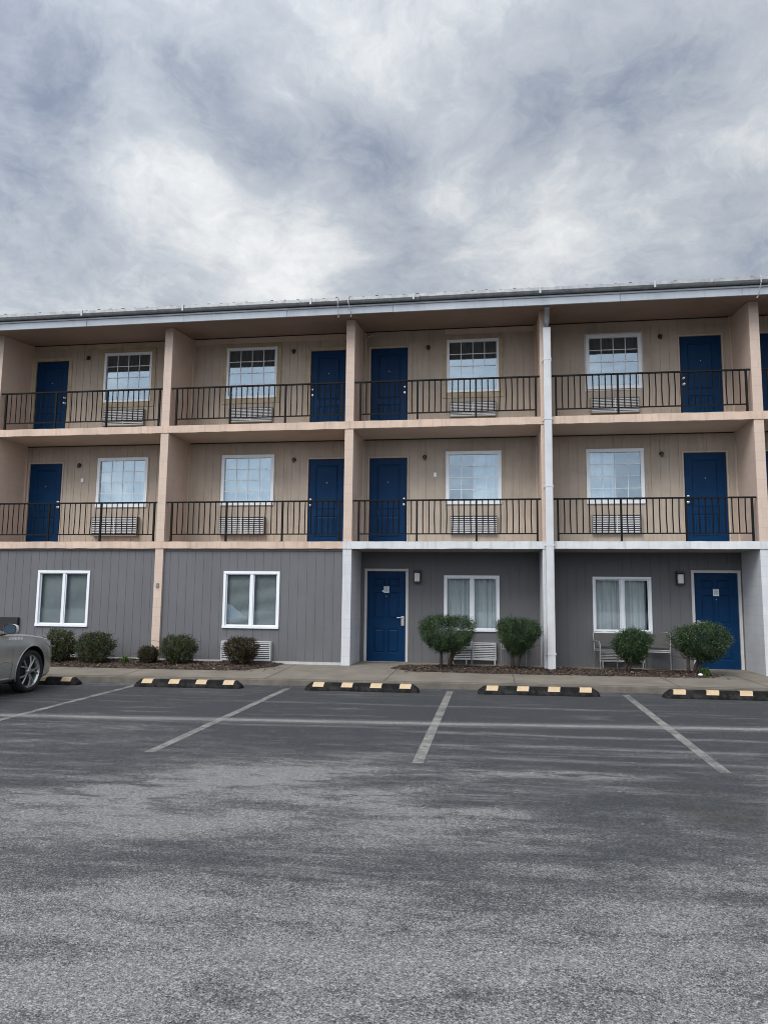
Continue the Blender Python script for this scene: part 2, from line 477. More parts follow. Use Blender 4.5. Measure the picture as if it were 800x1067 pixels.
for a, b_ in zip(gx, gx[1:]):
    j = random.uniform(-.006, .006)
    prof = [(EY-.04, 8.005), (EY-.13+j, 8.012+j), (EY-.165+j, 8.05+j), (EY-.165+j, 8.115+j), (EY-.145+j, 8.122+j), (EY-.145, 8.06), (EY-.05, 8.02)]
    gut.prism(prof, a+.003, b_-.003, axis='x')
g_o = gut.build('gutter', M['galv'], bld)
mb = MB(); mb.box(XL-.28, XR+.28, EY-.04, EY+.0, 7.985, 8.05); mb.build('eave_gap_strip', M['ac_dark'], bld)  # dark strip standing for the shaded gap beneath the gutter
x = -15.9
k = 0
straps = [x for x in (-16.0, -14.0, -11.88, -9.55, -7.05, -4.03, -1.72, 1.0, 3.35, 5.9, 8.3)]
for x in straps:
    mb = MB(); mb.box(x-.02, x+.02, EY-.185, EY-.165, 7.99, 8.128); mb.box(x-.02, x+.02, EY-.165, EY+.06, 8.124, 8.13)
    mb.build('gutter_strap', M['fascia_trim'], g_o)
roof = MB()
def rz(y): return 8.085 + (y-EY+.12)*.075
y0, y1 = EY-.13, yb+.3
x = XL-.35; pitch = .30
prof = []
while x < XR+.35:
    prof += [(x, 0), (x+.20, 0), (x+.225, .028), (x+.265, .028), (x+.29, 0)]
    x += pitch
ridge = 4.6
for (a, za), (b_, zb_) in zip(prof, prof[1:]):
    for ya, yc, f1, f2 in ((y0, ridge, rz, rz), (ridge, y1, rz, lambda y: rz(ridge)-(y-ridge)*.075)):
        roof.quad((a, ya, f1(ya)+za), (b_, ya, f1(ya)+zb_), (b_, yc, f2(yc)+zb_), (a, yc, f2(yc)+za))
        roof.quad((a, ya, f1(ya)+za-.012), (a, yc, f2(yc)+za-.012), (b_, yc, f2(yc)+zb_-.012), (b_, ya, f1(ya)+zb_-.012))
roof.build('metal_roof', M['roof_metal'], bld, normals=False)
# closure strips under the ribs (dark bumps along the eave)
mb = MB(); x = XL-.35
while x < XR+.3:
    mb.box(x+.215, x+.275, EY-.155, EY-.115, 8.112, 8.130+random.uniform(-.007, .007)); x += pitch
mb.build('rib_closure', M['ac_dark'], bld)
# paired pipe straps left hanging at two columns
for cx_, dx in ((CX[3]-.05, (-.12, .12)), (CX[5]+.02, (-.08, .20))):
    mb = MB()
    for s in dx:
        x = cx_+s; t = x+(.035 if s > 0 else -.01)
        mb.tube([(x, EY-.19, 8.135), (x, EY-.19, 7.98), (t, EY-.06, 7.80), (t, EY+.0, 7.75)], .010, 6)
        mb.tube([(t, EY+.0, 7.765), (t-.012, EY+.02, 7.735)], .016, 6)
    mb.build('pipe_bracket', M['pipe'], bld)

# white downpipe on column C
px = CX[4]+.048
mb = MB()
mb.tube([(px, EY+.1, 7.83), (px, EY+.25, 7.80), (px, -.16, 7.72), (px, -.10, 7.55), (px, -.10, 7.35)], .068, 14)
mb.build('pipe_elbow', M['galv'], bld, smooth=True, angle=50)
mb = MB(); mb.box(px-.082, px+.082, -.155, -.05, -.04, 7.42)
dp = mb.build('downpipe', M['pipe'], bld, bevel=.012)
for z in (.35, 2.63, 3.9, 5.37, 6.7):
    mb = MB(); mb.box(px-.088, px+.088, -.161, -.046, z-.018, z+.018); mb.box(px-.11, px+.11, -.045, -.02, z-.018, z+.018)
    mb.build('pipe_clip', M['pipe'], dp)

# ------------------------------------------------------------------ windows
def curtain_mesh(x0, x1, y, z0, z1, amp=.022):
    mb = MB(); n = max(12, int((x1-x0)/.016)); pr = None
    ph = random.uniform(0, 6)
    for i in range(n+1):
        x = x0+(x1-x0)*i/n
        yy = y + amp*math.sin(x*52+ph+1.2*math.sin(x*9)) + amp*.5*math.sin(x*23+ph)
        if pr: mb.quad((pr[0], pr[1], z0), (x, yy, z0), (x, yy, z1), (pr[0], pr[1], z1))
        pr = (x, yy)
    return mb
def make_window(f, b):
    x0, x1, z0, z1 = win[f,b]; Y = wall_y(f, b)
    fw = (.058, .080, .062)[f] if (f, b) != (2, 4) else .08
    mb = MB()
    y0, y1 = Y-.028, Y+.05
    e = .002
    mb.box(x0, x1, y0, y1, z1-fw, z1); mb.box(x0, x1, y0-.012, y1, z0, z0+fw)
    mb.box(x0, x0+fw, y0+e, y1, z0+fw, z1-fw); mb.box(x1-fw, x1, y0+e, y1, z0+fw, z1-fw)
    w = mb.build('window', M['vinyl'], bld, bevel=.005)
    ix0, ix1, iz0, iz1 = x0+fw, x1-fw, z0+fw, z1-fw
    yg = Y+.022
    if f == 0:
        mx = x0+(x1-x0)*.505
        mb = MB(); mb.box(mx-.035, mx+.035, y0+.012, yg+.02, iz0, iz1); mb.build('mullion', M['vinyl'], w, bevel=.004)
        sw = .022
        for a, c, yy in ((ix0, mx-.035, yg+.012), (mx+.035, ix1, yg-.006)):
            mb = MB()
            mb.box(a, c, yy-.012, yy+.012, iz0, iz0+sw); mb.box(a, c, yy-.012, yy+.012, iz1-sw, iz1)
            mb.box(a, a+sw, yy-.011, yy+.011, iz0+sw, iz1-sw); mb.box(c-sw, c, yy-.011, yy+.011, iz0+sw, iz1-sw)
            s = mb.build('sash', M['vinyl'] , w)
            mb = MB(); mb.quad((a+sw, yy, iz0+sw), (c-sw, yy, iz0+sw), (c-sw, yy, iz1-sw), (a+sw, yy, iz1-sw))
            mb.build('pane', M['glass_low'], w, normals=False)
    else:
        mb = MB(); mw = .008
        for k in (1, 2, 3):
            xx = ix0+(ix1-ix0)*k/4; mb.box(xx-mw, xx+mw, yg-.012, yg-.004, iz0, iz1)
            zz = iz0+(iz1-iz0)*k/4; mb.box(ix0, ix1, yg-.013, yg-.005, zz-mw, zz+mw)
        mb.build('muntin_grid', M['vinyl'], w)
        mb = MB(); mb.quad((ix0, yg, iz0), (ix1, yg, iz0), (ix1, yg, iz1), (ix0, yg, iz1))
        mb.build('pane', M['glass'], w, normals=False)
    yc = Y+.13
    cw = x1-x0
    if f == 0 and b <= 2:
        mb = MB(); k = 0; z = iz0
        while z < iz1:
            mb.quad((ix0-.02, yc-.012, z), (ix1+.02, yc-.012, z), (ix1+.02, yc+.006, z+.026), (ix0-.02, yc+.006, z+.026)); z += .024
        mb.build('window_blind', M['blind'], w, normals=False)
    elif (f, b) == (1, 3): curtain_mesh(x0+cw*.50, x1+.03, yc, z0, z1+.03).build('curtain', M['curtain'], w, normals=False)
    elif (f, b) == (1, 4): curtain_mesh(x0-.03, x0+cw*.50, yc, z0, z1+.03).build('curtain', M['curtain'], w, normals=False)
    elif (f, b) == (0, 4) or (f, b) == (0, 3):
        curtain_mesh(x0-.03, x1-.09 if b == 4 else x1-.06, yc+.03, z0, z1+.03, .03).build('curtain', M['curtain'], w, normals=False)
    else: curtain_mesh(x0-.03, x1+.03, yc, z0, z1+.03).build('curtain', M['curtain_dim'] if f == 2 else M['curtain'], w, normals=False)
    if f == 2 and b in (0, 1, 2, 3):
        t = .10; yt = Y-.018
        mb = MB()
        mb.box(x0-t, x1+t, yt, Y-.002, z1+.003, z1+t); mb.box(x0-t, x1+t, yt, Y-.002, z0-t-.03, z0-.003)
        mb.box(x0-t, x0-.003, yt, Y-.002, z0-.003, z1+.003); mb.box(x1+.003, x1+t, yt, Y-.002, z0-.003, z1+.003)
        mb.build('window_trim', M['wood_trim'], w, bevel=.004)
    elif f == 2 and b == 4:
        t = .035; yt = Y-.012
        mb = MB(); mb.box(x0-t, x1+t, yt, Y-.002, z1+.003, z1+t); mb.box(x0-t, x1+t, yt, Y-.002, z0-t, z0-.003)
        mb.box(x0-t, x0-.003, yt, Y-.002, z0-.003, z1+.003); mb.box(x1+.003, x1+t, yt, Y-.002, z0-.003, z1+.003)
        mb.build('window_trim', M['frame_white'], w)
for k in sorted(win): make_window(*k)

# ------------------------------------------------------------------ wall air conditioners
def make_ac(f, b):
    x0, x1, z0, z1 = ac[f,b]; Y = wall_y(f, b)
    pr = .15 if (f == 1 and b <= 2) else .09
    if f == 0: pr = .12
    mb = MB(); t = .018; y0 = Y-pr
    mb.box(x0, x1, y0, Y+.05, z1-t, z1); mb.box(x0, x1, y0, Y+.05, z0, z0+t)
    mb.box(x0, x0+t, y0+.002, Y+.05, z0+t, z1-t); mb.box(x1-t, x1, y0+.002, Y+.05, z0+t, z1-t)
    o = mb.build('air_conditioner', M['ac_case'] if f else M['ac_white'], bld)
    mb = MB(); mb.quad((x0+t, y0+.05, z0+t), (x1-t, y0+.05, z0+t), (x1-t, y0+.05, z1-t), (x0+t, y0+.05, z1-t)); mb.build('grille_back', M['ac_dark'], o, normals=False)
    mb = MB(); n = 9 if f != 1 else 8
    h = (z1-z0-2*t)/n
    for k in range(n):
        zz = z0+t+h*k
        mb.prism([(y0+.004, zz+h*.12), (y0+.008, zz+h*.12-.003), (y0+.038, zz+h*.62), (y0+.034, zz+h*.66), (y0+.004, zz+h*.62)], x0+t+.002, x1-t-.002, axis='x')
    mb.box((x0+x1)/2-.008, (x0+x1)/2+.008, y0-.001, y0+.004, z0+t, z1-t)
    mb.build('grille', M['ac_white'], o)
    if f == 0 and b >= 3:
        for xx in (x0+.06, x0+.37, x1-.03):
            mb = MB(); mb.box(xx-.012, xx+.012, y0+.01, y0+.034, .0, z0-.002); mb.build('support_foot', M['ac_white'], o)
for k in sorted(ac): make_ac(*k)

# ------------------------------------------------------------------ doors
def make_door(f, b):
    x0 = door[f,b]; x1 = x0+DOORW; Y = D; z0 = FLOORZ[f]; z1 = z0+DOORH
    yf = Y+.02
    g = .004
    # leaf with real recessed panels: list of panel rects (fractions)
    mb = MB()
    if f == 0: panels = [(.17,.46,.83,.93),(.54,.83,.83,.93),(.17,.46,.47,.77),(.54,.83,.47,.77),(.17,.46,.09,.36),(.54,.83,.09,.36)]
    else: panels = [(.19,.81,.40,.93),(.19,.81,.08,.335)]
    a0, a1, c0, c1 = x0+g, x1-g, z0+.012, z1-g
    W, H = a1-a0, c1-c0
    rc = [(a0+W*p[0], a0+W*p[1], c0+H*p[2], c0+H*p[3]) for p in panels]
    xs = sorted({a0, a1} | {r[0] for r in rc} | {r[1] for r in rc}); zs = sorted({c0, c1} | {r[2] for r in rc} | {r[3] for r in rc})
    for i in range(len(xs)-1):
        for j in range(len(zs)-1):
            xm, zm = (xs[i]+xs[i+1])/2, (zs[j]+zs[j+1])/2
            if any(r[0] < xm < r[1] and r[2] < zm < r[3] for r in rc): continue
            mb.quad((xs[i], yf, zs[j]), (xs[i+1], yf, zs[j]), (xs[i+1], yf, zs[j+1]), (xs[i], yf, zs[j+1]))
    for q, (a, c, e, h) in enumerate(rc):
        s, d1, s2, d2 = .016, .014, .05, .003
        def ring(k, d): return [(a+k, yf+d, e+k), (c-k, yf+d, e+k), (c-k, yf+d, h-k), (a+k, yf+d, h-k)]
        r0, r1, r2, r3 = ring(0, 0), ring(s, d1), ring(s+.012, d1), ring(s2, d2)
        for u, v in ((r0, r1), (r1, r2), (r2, r3)):
            for k in range(4):
                j = (k+1) % 4; mb.quad(u[k], u[j], v[j], v[k])
        if f and q == 1:
            # lower panel is planked
            n = 5; wp = (c-a-2*s2)/n
            for k in range(n):
                xa = a+s2+k*wp
                mb.quad((xa+.004, yf+d2, e+s2), (xa+wp-.004, yf+d2, e+s2), (xa+wp-.004, yf+d2, h-s2), (xa+.004, yf+d2, h-s2))
                mb.quad((xa+wp-.004, yf+d2, e+s2), (xa+wp+.004, yf+d2+.006, e+s2), (xa+wp+.004, yf+d2+.006, h-s2), (xa+wp-.004, yf+d2, h-s2))
        else: mb.quad(*r3)
    mb.quad((a0, yf+.04, c0), (a0, yf+.04, c1), (a1, yf+.04, c1), (a1, yf+.04, c0))
    mb.quad((a0, yf, c0), (a1, yf, c0), (a1, yf+.04, c0), (a0, yf+.04, c0))
    d = mb.build('door', M['blue_door'], bld, normals=False)
    # frame
    wide = f == 0 or (f == 2 and b in (0, 1, 2))
    t = .062 if f == 0 else (.10 if wide else .035)
    fm = M['frame_white'] if f == 0 else (M['wood_trim'] if wide else M['corner_trim'])
    mb = MB(); yt = Y-.022
    zb = z0+.003
    mb.box(x0-t, x1+t, yt, Y+.045, z1+.003, z1+t); mb.box(x0-t, x0-.001, yt+.001, Y+.045, zb, z1+.003); mb.box(x1+.001, x1+t, yt+.001, Y+.045, zb, z1+.003)
    mb.build('door_frame', fm, d, bevel=.004)
    mb = MB(); mb.box(x0-.001, x1+.001, Y-.03, Y+.05, z0+.0015, z0+.012); mb.build('threshold', M['steel'] if f == 0 else M['frame_white'], d)
    right = b in (1, 3, 5)
    hx = x1-.07 if right else x0+.07
    s = -1 if right else 1
    mb = MB()
    if f == 0:
        hz = z0+.97
        mb.box(hx-.035, hx+.035, yf-.022, yf-.001, hz-.13, hz+.09)
        mb.tube([(hx, yf-.02, hz+.055), (hx, yf-.06, hz+.055), (hx+s*.03, yf-.065, hz+.055), (hx+s*.13, yf-.062, hz+.05)], .011, 8)
    else:
        for dz, r in ((.97, .03), (1.11, .026)):
            mb.lathe([(0, r), (.012, r), (.02, r*.5), (.04, r*.5), (.05, r*.9), (.066, r*.8), (.07, 0.001)], (hx, yf-.001, z0+dz), 'y', 14, sign=-1)
    mb.build('door_handle', M['steel'], d, smooth=True, angle=40, bevel=.003 if f == 0 else 0)
    mb = MB(); mb.lathe([(0, .009), (.006, .009), (.007, .001)], ((x0+x1)/2, yf-.001, z0+1.52), 'y', 10, sign=-1); mb.build('peephole', M['steel'], d)
    if f == 0 and b in (3, 4):
        nx = x0+DOORW*.50; nz = z0+1.60
        mb = MB(); mb.box(nx-.062, nx+.062, yf-.006, yf-.002, nz, nz+.155); p = mb.build('paper_notice', M['paper'], d)
        mb = MB()
        for k in range(5):
            w = random.uniform(.03, .045); mb.quad((nx-w, yf-.0075, nz+.025+k*.024), (nx+w, yf-.0075, nz+.025+k*.024), (nx+w, yf-.0075, nz+.033+k*.024), (nx-w, yf-.0075, nz+.033+k*.024))
        mb.quad((nx-.04, yf-.0075, nz+.143), (nx+.04, yf-.0075, nz+.143), (nx+.04, yf-.0075, nz+.149), (nx-.04, yf-.0075, nz+.149))
        mb.build('notice_print', M['ink'], d, normals=False)
        if b == 3:
            mb = MB(); mb.box(nx-.10, nx-.064, yf-.004, yf-.002, nz+.02, nz+.06); mb.build('tape_scrap', M['paper'], d)
for k in sorted(door): make_door(*k)

# ------------------------------------------------------------------ railings
def make_railing(f, b):
    x0 = CX[b]+CW/2+.01; x1 = CX[b+1]-CW/2-.01
    xp0, xp1 = x0+.13, x1-.085
    z = FLOORZ[f]; y = .06; top = z+.925; bot = z+.175
    mb = MB(); mb.box(x0, x1, y-.024, y+.024, top-.020, top+.014)
    r = mb.build('railing', M['black_iron'], bld, bevel=.003)
    mb = MB(); mb.box(xp0, xp1, y-.016, y+.016, bot-.015, bot+.0102); mb.build('bottom_rail', M['black_iron'], r)
    for k in range(4):
        x = xp0+(xp1-xp0)*k/3
        mb = MB(); mb.box(x-.020, x+.020, y-.0225, y+.0225, z+.001, top-.0205); mb.box(x-.05, x+.05, y-.045, y+.045, z+.0015, z+.01)
        mb.build('post', M['black_iron'], r)
    mb = MB(); n = 30
    for k in range(1, n):
        if k % 10 == 0: continue
        x = xp0+(xp1-xp0)*k/n; e = random.gauss(0, .006); e2 = random.gauss(0, .004); w = .0132
        p = [(x+e2, y, bot+.0105), (x+e, y+random.gauss(0, .004), (bot+top)/2), (x+e2*.3, y, top-.0205)]
        mb.tube(p, w, 4)
    mb.build('balusters', M['black_iron'], r)
for f in (1, 2):
    for b in BAYS: make_railing(f, b)

# ------------------------------------------------------------------ lamps, mounts, little boxes
for x in (-1.79, 4.07, 7.0):
    z = 1.99
    mb = MB(); mb.box(x-.085, x+.085, D-.03, D-.002, z-.15, z+.15)
    mb.box(x-.085, x+.085, D-.13, D-.03, z+.105, z+.135); mb.box(x-.06, x+.06, D-.11, D-.03, z+.135, z+.15)
    mb.box(x-.085, x+.085, D-.13, D-.03, z-.15, z-.125)
    for sx in (-1, 1): mb.box(x+sx*.078-.007, x+sx*.078+.007, D-.13, D-.116, z-.125, z+.105)
    w = mb.build('wall_lamp', M['lamp_black'], bld)
    mb = MB(); mb.box(x-.062, x+.062, D-.115, D-.031, z-.123, z+.08); mb.build('lamp_lens', M['lens'], w, bevel=.01)
for x, z in ((-10.42,7.616),(-4.915,7.575),(-1.56,7.536),(3.826,7.579),(-10.5,4.78),(-4.84,4.825),(-1.63,4.834),(3.77,4.815),(7.1,7.55),(7.1,4.82)):
    mb = MB(); mb.lathe([(0, .05), (.03, .05), (.045, .035), (.07, .03), (.072, .001)], (x, D-.003, z), 'y', 12, sign=-1)
    mb.box(x-.02, x+.025, D-.09, D-.05, z-.08, z-.01)
    mb.build('light_mount', M['lamp_black'], bld, smooth=True, angle=40)
for x, z in ((-.40-.98, 4.40), (-10.9+.5, 4.38)):
    mb = MB(); mb.box(x-.035, x+.035, D-.02, D-.002, z-.05, z+.05); mb.build('switch_plate', M['vinyl'], bld)
# conduit in the corner of the top middle balcony
mb = MB(); mb.tube([(-3.09, D-.06, S2T), (-3.09, D-.06, 7.75), (-3.02, D-.06, 7.85), (-2.9, D-.05, 7.9)], .014, 8)
mb.build('conduit', M['corner_trim'], bld, smooth=True, angle=50)
# dark vent box on the grey wall behind the car
mb = MB(); mb.box(-11.62, -11.11, -.02, .058, .62, .93); mb.build('vent_box', M['lamp_black'], bld)
# electric outlet cover on the peach column foot, small dark stain box
mb = MB(); mb.box(-7.70, -7.63, -.02, -.001, 1.66, 1.76); mb.build('outlet_cover', M['ac_case'], bld)

# ------------------------------------------------------------------ ground, lot, walk, beds
def grid(name, xs, ys, zf, mat, kind='structure'):
    v = [(x, y, zf(x, y)) for y in ys for x in xs]; nx = len(xs)
    f = [(j*nx+i, j*nx+i+1, (j+1)*nx+i+1, (j+1)*nx+i) for j in range(len(ys)-1) for i in range(nx-1)]
    me = bpy.data.meshes.new(name); me.from_pydata(v, [], f); me.materials.append(mat); me.shade_smooth()
    o = bpy.data.objects.new(name, me); COL.objects.link(o); o['kind'] = kind
    return o
m, nt, b = new_mat('dry_grass_ground')
L(nt, mixc(nt, noise(nt, pos(nt), .4, 6), (.05, .06, .025), (.10, .09, .05)), b.inputs['Base Color']); b.inputs['Roughness'].default_value = .9
M['groundmat'] = m
grid('ground', [-1500, -200, -45, 45, 200, 1500], [-1500, -200, -45, 12, 200, 1500], lambda x, y: lotz(x, y)-.03, M['groundmat'])

# asphalt ------------------------------------------------------------
def asphalt_color(nt, P):
    """dark asphalt with worn pale drifts that run along the lot, aggregate grain, pits and scrape lines"""
    s = nt.nodes.new('ShaderNodeSeparateXYZ'); L(nt, P, s.inputs[0]); X, Y = s.outputs[0], s.outputs[1]
    def mp(scale, rot=0, loc=(0,0,0)):
        q = nt.nodes.new('ShaderNodeMapping'); q.inputs['Scale'].default_value = (scale[0], scale[1], 1)
        q.inputs['Rotation'].default_value = (0, 0, rot); q.inputs['Location'].default_value = loc
        L(nt, P, q.inputs[0]); return q.outputs[0]
    # wear grows out of the stalls into the drive lane
    lane = nt.nodes.new('ShaderNodeMapRange'); lane.inputs[1].default_value = -8.3; lane.inputs[2].default_value = -12.3
    lane.inputs[3].default_value = -.16; lane.inputs[4].default_value = .05; L(nt, Y, lane.inputs[0])
    drift = noise(nt, mp((.30, .55), .25, (3.1, 1.7, 0)), 1.0, 7, .62, .6)
    drift2 = noise(nt, mp((.55, 2.4), .10, (9, 4, 0)), 1.0, 7, .66, .5)
    drift3 = noise(nt, mp((1.6, 5.5), -.06, (3, 8, 0)), 1.0, 6, .68, .3)
    w = mathn(nt, 'ADD', mathn(nt, 'ADD', mathn(nt, 'MULTIPLY', drift, .42), mathn(nt, 'MULTIPLY', drift2, .36)), mathn(nt, 'MULTIPLY', drift3, .22))
    w = mathn(nt, 'ADD', mathn(nt, 'ADD', mathn(nt, 'MULTIPLY', mathn(nt, 'SUBTRACT', w, .5), 2.0), .5), lane.outputs[0])
    def blob(x, y, rx, ry, rot, amt):
        q = mp((1, 1)); 
        t = nt.nodes.new('ShaderNodeMapping'); t.vector_type = 'TEXTURE'
        t.inputs['Location'].default_value = (x, y, 0); t.inputs['Rotation'].default_value = (0, 0, rot); t.inputs['Scale'].default_value = (rx, ry, 1)
        L(nt, P, t.inputs[0])
        v2 = nt.nodes.new('ShaderNodeVectorMath'); v2.operation = 'MULTIPLY'; v2.inputs[1].default_value = (1, 1, 0); L(nt, t.outputs[0], v2.inputs[0])
        ln = nt.nodes.new('ShaderNodeVectorMath'); ln.operation = 'LENGTH'; L(nt, v2.outputs[0], ln.inputs[0])
        r = nt.nodes.new('ShaderNodeMapRange'); r.interpolation_type = 'SMOOTHSTEP'
        r.inputs[1].default_value = 1; r.inputs[2].default_value = 0; r.inputs[3].default_value = 0; r.inputs[4].default_value = amt
        L(nt, ln.outputs['Value'], r.inputs[0]); return r.outputs[0]
    rag = mathn(nt, 'ADD', .25, mathn(nt, 'MULTIPLY', ramp(nt, noise(nt, mp((1.8, 4.5), .1, (2, 2, 0)), 1.0, 7, .7, .4), [(.42, 0), (.54, 1)]), 1.35))
    for bl in BLOBS:
        k = blob(*bl); w = mathn(nt, 'ADD', w, mathn(nt, 'MULTIPLY', k, rag) if bl[5] > 0 else k)
    va = nt.nodes.new('ShaderNodeTexVoronoi'); va.inputs['Scale'].default_value = 165; L(nt, P, va.inputs['Vector'])
    vb = nt.nodes.new('ShaderNodeTexVoronoi'); vb.inputs['Scale'].default_value = 85; L(nt, P, vb.inputs['Vector'])
    sa = nt.nodes.new('ShaderNodeSeparateColor'); L(nt, va.outputs['Color'], sa.inputs[0])
    sb = nt.nodes.new('ShaderNodeSeparateColor'); L(nt, vb.outputs['Color'], sb.inputs[0])
    grain = mathn(nt, 'ADD', mathn(nt, 'MULTIPLY', sa.outputs[0], .68), mathn(nt, 'MULTIPLY', sb.outputs[0], .32))
    w = mathn(nt, 'ADD', w, mathn(nt, 'MULTIPLY', mathn(nt, 'SUBTRACT', grain, .5), .22))
    mid = noise(nt, mp((4.5, 9), .1, (6, 1, 0)), 1.0, 6, .7, .3)
    w = mathn(nt, 'ADD', w, mathn(nt, 'MULTIPLY', mathn(nt, 'SUBTRACT', mid, .5), .42))
    worn = ramp(nt, w, [(.28, .04), (.43, .20), (.52, .42), (.59, .74), (.70, 1)])
    # scrape lines parallel to the building
    sl = noise(nt, mp((.6, 5.5), .03, (0, 2, 0)), 1.0, 6, .72)
    slm = noise(nt, mp((.5, .5)), 1.0, 2, .5)
    scr = mathn(nt, 'MULTIPLY', ramp(nt, sl, [(.54, 0), (.62, 1)]), ramp(nt, slm, [(.40, 0), (.60, .55)]))
    # one long pale scuffed band through the stalls
    bandc = mathn(nt, 'ADD', mathn(nt, 'ADD', Y, 5.83), mathn(nt, 'MULTIPLY', mathn(nt, 'SUBTRACT', noise(nt, mp((.25, .01)), 1.0, 2), .5), .25))
    bandc = mathn(nt, 'ADD', bandc, mathn(nt, 'MULTIPLY', X, -.0566))
    band = ramp(nt, mathn(nt, 'ABSOLUTE', bandc), [(.05, 1), (.11, .35), (.26, 0)])
    band = mathn(nt, 'MULTIPLY', band, ramp(nt, noise(nt, mp((1.2, 6)), 1.0, 5, .7), [(.3, .5), (.52, 1)]))
    col = mixc(nt, worn, (.031, .0335, .038), (.168, .168, .166))
    col = mixc(nt, scr, col, (.15, .15, .15)); col = mixc(nt, band, col, (.20, .20, .195))
    for yc_, xc_, hw_, am_ in ((-6.55, 1.0, 2.6, .75), (-7.25, 1.3, 2.8, .7), (-4.35, -1.0, 4.5, .5), (-7.9, .8, 3.0, .55), (-6.35, -2.7, 1.6, .5)):
        d_ = mathn(nt, 'ADD', mathn(nt, 'ADD', Y, -yc_), mathn(nt, 'MULTIPLY', mathn(nt, 'SUBTRACT', noise(nt, mp((.35, .01), 0, (yc_, 0, 0)), 1.0, 2), .5), .35))
        f_ = ramp(nt, mathn(nt, 'ABSOLUTE', d_), [(.02, am_), (.11, 0)])
        e_ = ramp(nt, mathn(nt, 'ABSOLUTE', mathn(nt, 'DIVIDE', mathn(nt, 'ADD', X, -xc_), hw_)), [(.6, 1), (1.0, 0)])
        f_ = mathn(nt, 'MULTIPLY', mathn(nt, 'MULTIPLY', f_, e_), ramp(nt, noise(nt, mp((1.6, 9), 0, (yc_, 1, 0)), 1.0, 5, .7), [(.36, .1), (.58, 1)]))
        col = mixc(nt, f_, col, (.17, .17, .17))
    # oily stains
    st = noise(nt, mp((2.2, 2.2), 0, (21, 5, 0)), 1.0, 5, .65, .5)
    sb_ = mathn(nt, 'ADD', blob(1.75, -9.4, .55, 1.0, .3, 1), blob(1.1, -11.3, .5, .35, .2, .6), clamp=True)
    col = mixc(nt, mathn(nt, 'MULTIPLY', sb_, ramp(nt, st, [(.40, 0), (.60, .75)])), col, (.040, .036, .029))
    # aggregate
    gr = ramp(nt, grain, [(.08, .26), (.38, .82), (.60, 1.08), (.92, 2.15)])
    col = mixc(nt, 1.0, col, gr, 'MULTIPLY')
    vo = nt.nodes.new('ShaderNodeTexVoronoi'); vo.inputs['Scale'].default_value = 26; L(nt, P, vo.inputs['Vector'])
    sp = mathn(nt, 'MULTIPLY', ramp(nt, vo.outputs['Distance'], [(.10, 1), (.16, 0)]), ramp(nt, noise(nt, P, 31, 1, .5), [(.60, 0), (.66, .8)]))
    col = mixc(nt, sp, col, (.36, .35, .33))
    return col, grain, worn
BLOBS = []
m, nt, b = new_mat('worn_asphalt')
BLOBS = [(-3.3, -9.9, 1.7, .8, .45, .34), (-2.2, -9.0, 1.6, .5, .25, .36), (-1.4, -9.6, 1.1, .4, .1, .32), (-2.4, -10.5, 1.0, .4, .3, .2), (-1.85, -11.9, .55, .22, .15, .30), (-1.9, -12.7, .9, .22, .25, .28),
         (-1.2, -12.35, .6, .05, .30, .35), (-.5, -10.5, 1.3, .5, .05, .12), (0, -12.4, 1.3, .5, .15, .10), (.5, -8.5, 1.8, .3, .03, .26), (-.4, -9.9, 1.2, .3, .05, .2), (1.0, -11.6, .9, .3, .1, .08),
         (0, -4.9, 14, 3.6, 0, -.26), (-1.0, -11.3, .8, .35, .1, -.12), (.6, -9.4, 1.4, .5, .1, -.10), (-2.6, -11.4, .7, .3, .2, -.08), (-.3, -11.7, .7, .25, .1, -.08)]
P0 = pos(nt)
col, grain, worn = asphalt_color(nt, P0)
L(nt, col, b.inputs['Base Color']); b.inputs['Roughness'].default_value = .82; b.inputs['Specular IOR Level'].default_value = .35
bump(nt, b, grain, .6, .012)
M['asphalt'] = m
# cracks are part of the surface material's tone; the sheet itself is slightly uneven
ys = [-99, -70, -45, -30, -20]+[-19+.6*k for k in range(28)]+[KERB_Y+.05]
xs = [-120, -80, -45, -30]+[-20+1.0*k for k in range(36)]+[30, 45, 80, 120]
grid('parking_lot', xs, ys, lotz, M['asphalt'])

# painted lines -------------------------------------------------------
m, nt, b = new_mat('worn_line_paint')
P0 = pos(nt); col, grain, worn = asphalt_color(nt, P0)
wn = mathn(nt, 'ADD', mathn(nt, 'MULTIPLY', noise(nt, P0, 4, 8, .75), .72), mathn(nt, 'MULTIPLY', grain, .28))
pc = mixc(nt, ramp(nt, wn, [(.43, .08), (.55, .80)]), col, (.30, .29, .265))
L(nt, pc, b.inputs['Base Color']); b.inputs['Roughness'].default_value = .8
bump(nt, b, grain, .5, .012); M['line'] = m
for x, ya, yb_ in ((-9.58, -2.75, -8.2), (-6.72, -2.75, -8.2), (-3.76, -2.72, -8.2), (-.80, -2.62, -8.25), (2.22, -2.6, -8.2), (5.2, -2.6, -8.2)):
    n = 14; w = .058
    o = grid('parking_line', [x-w, x+w], [ya+(yb_-ya)*k/n for k in range(n+1)], lambda a, c: lotz(a, c)+.004, M['line'])

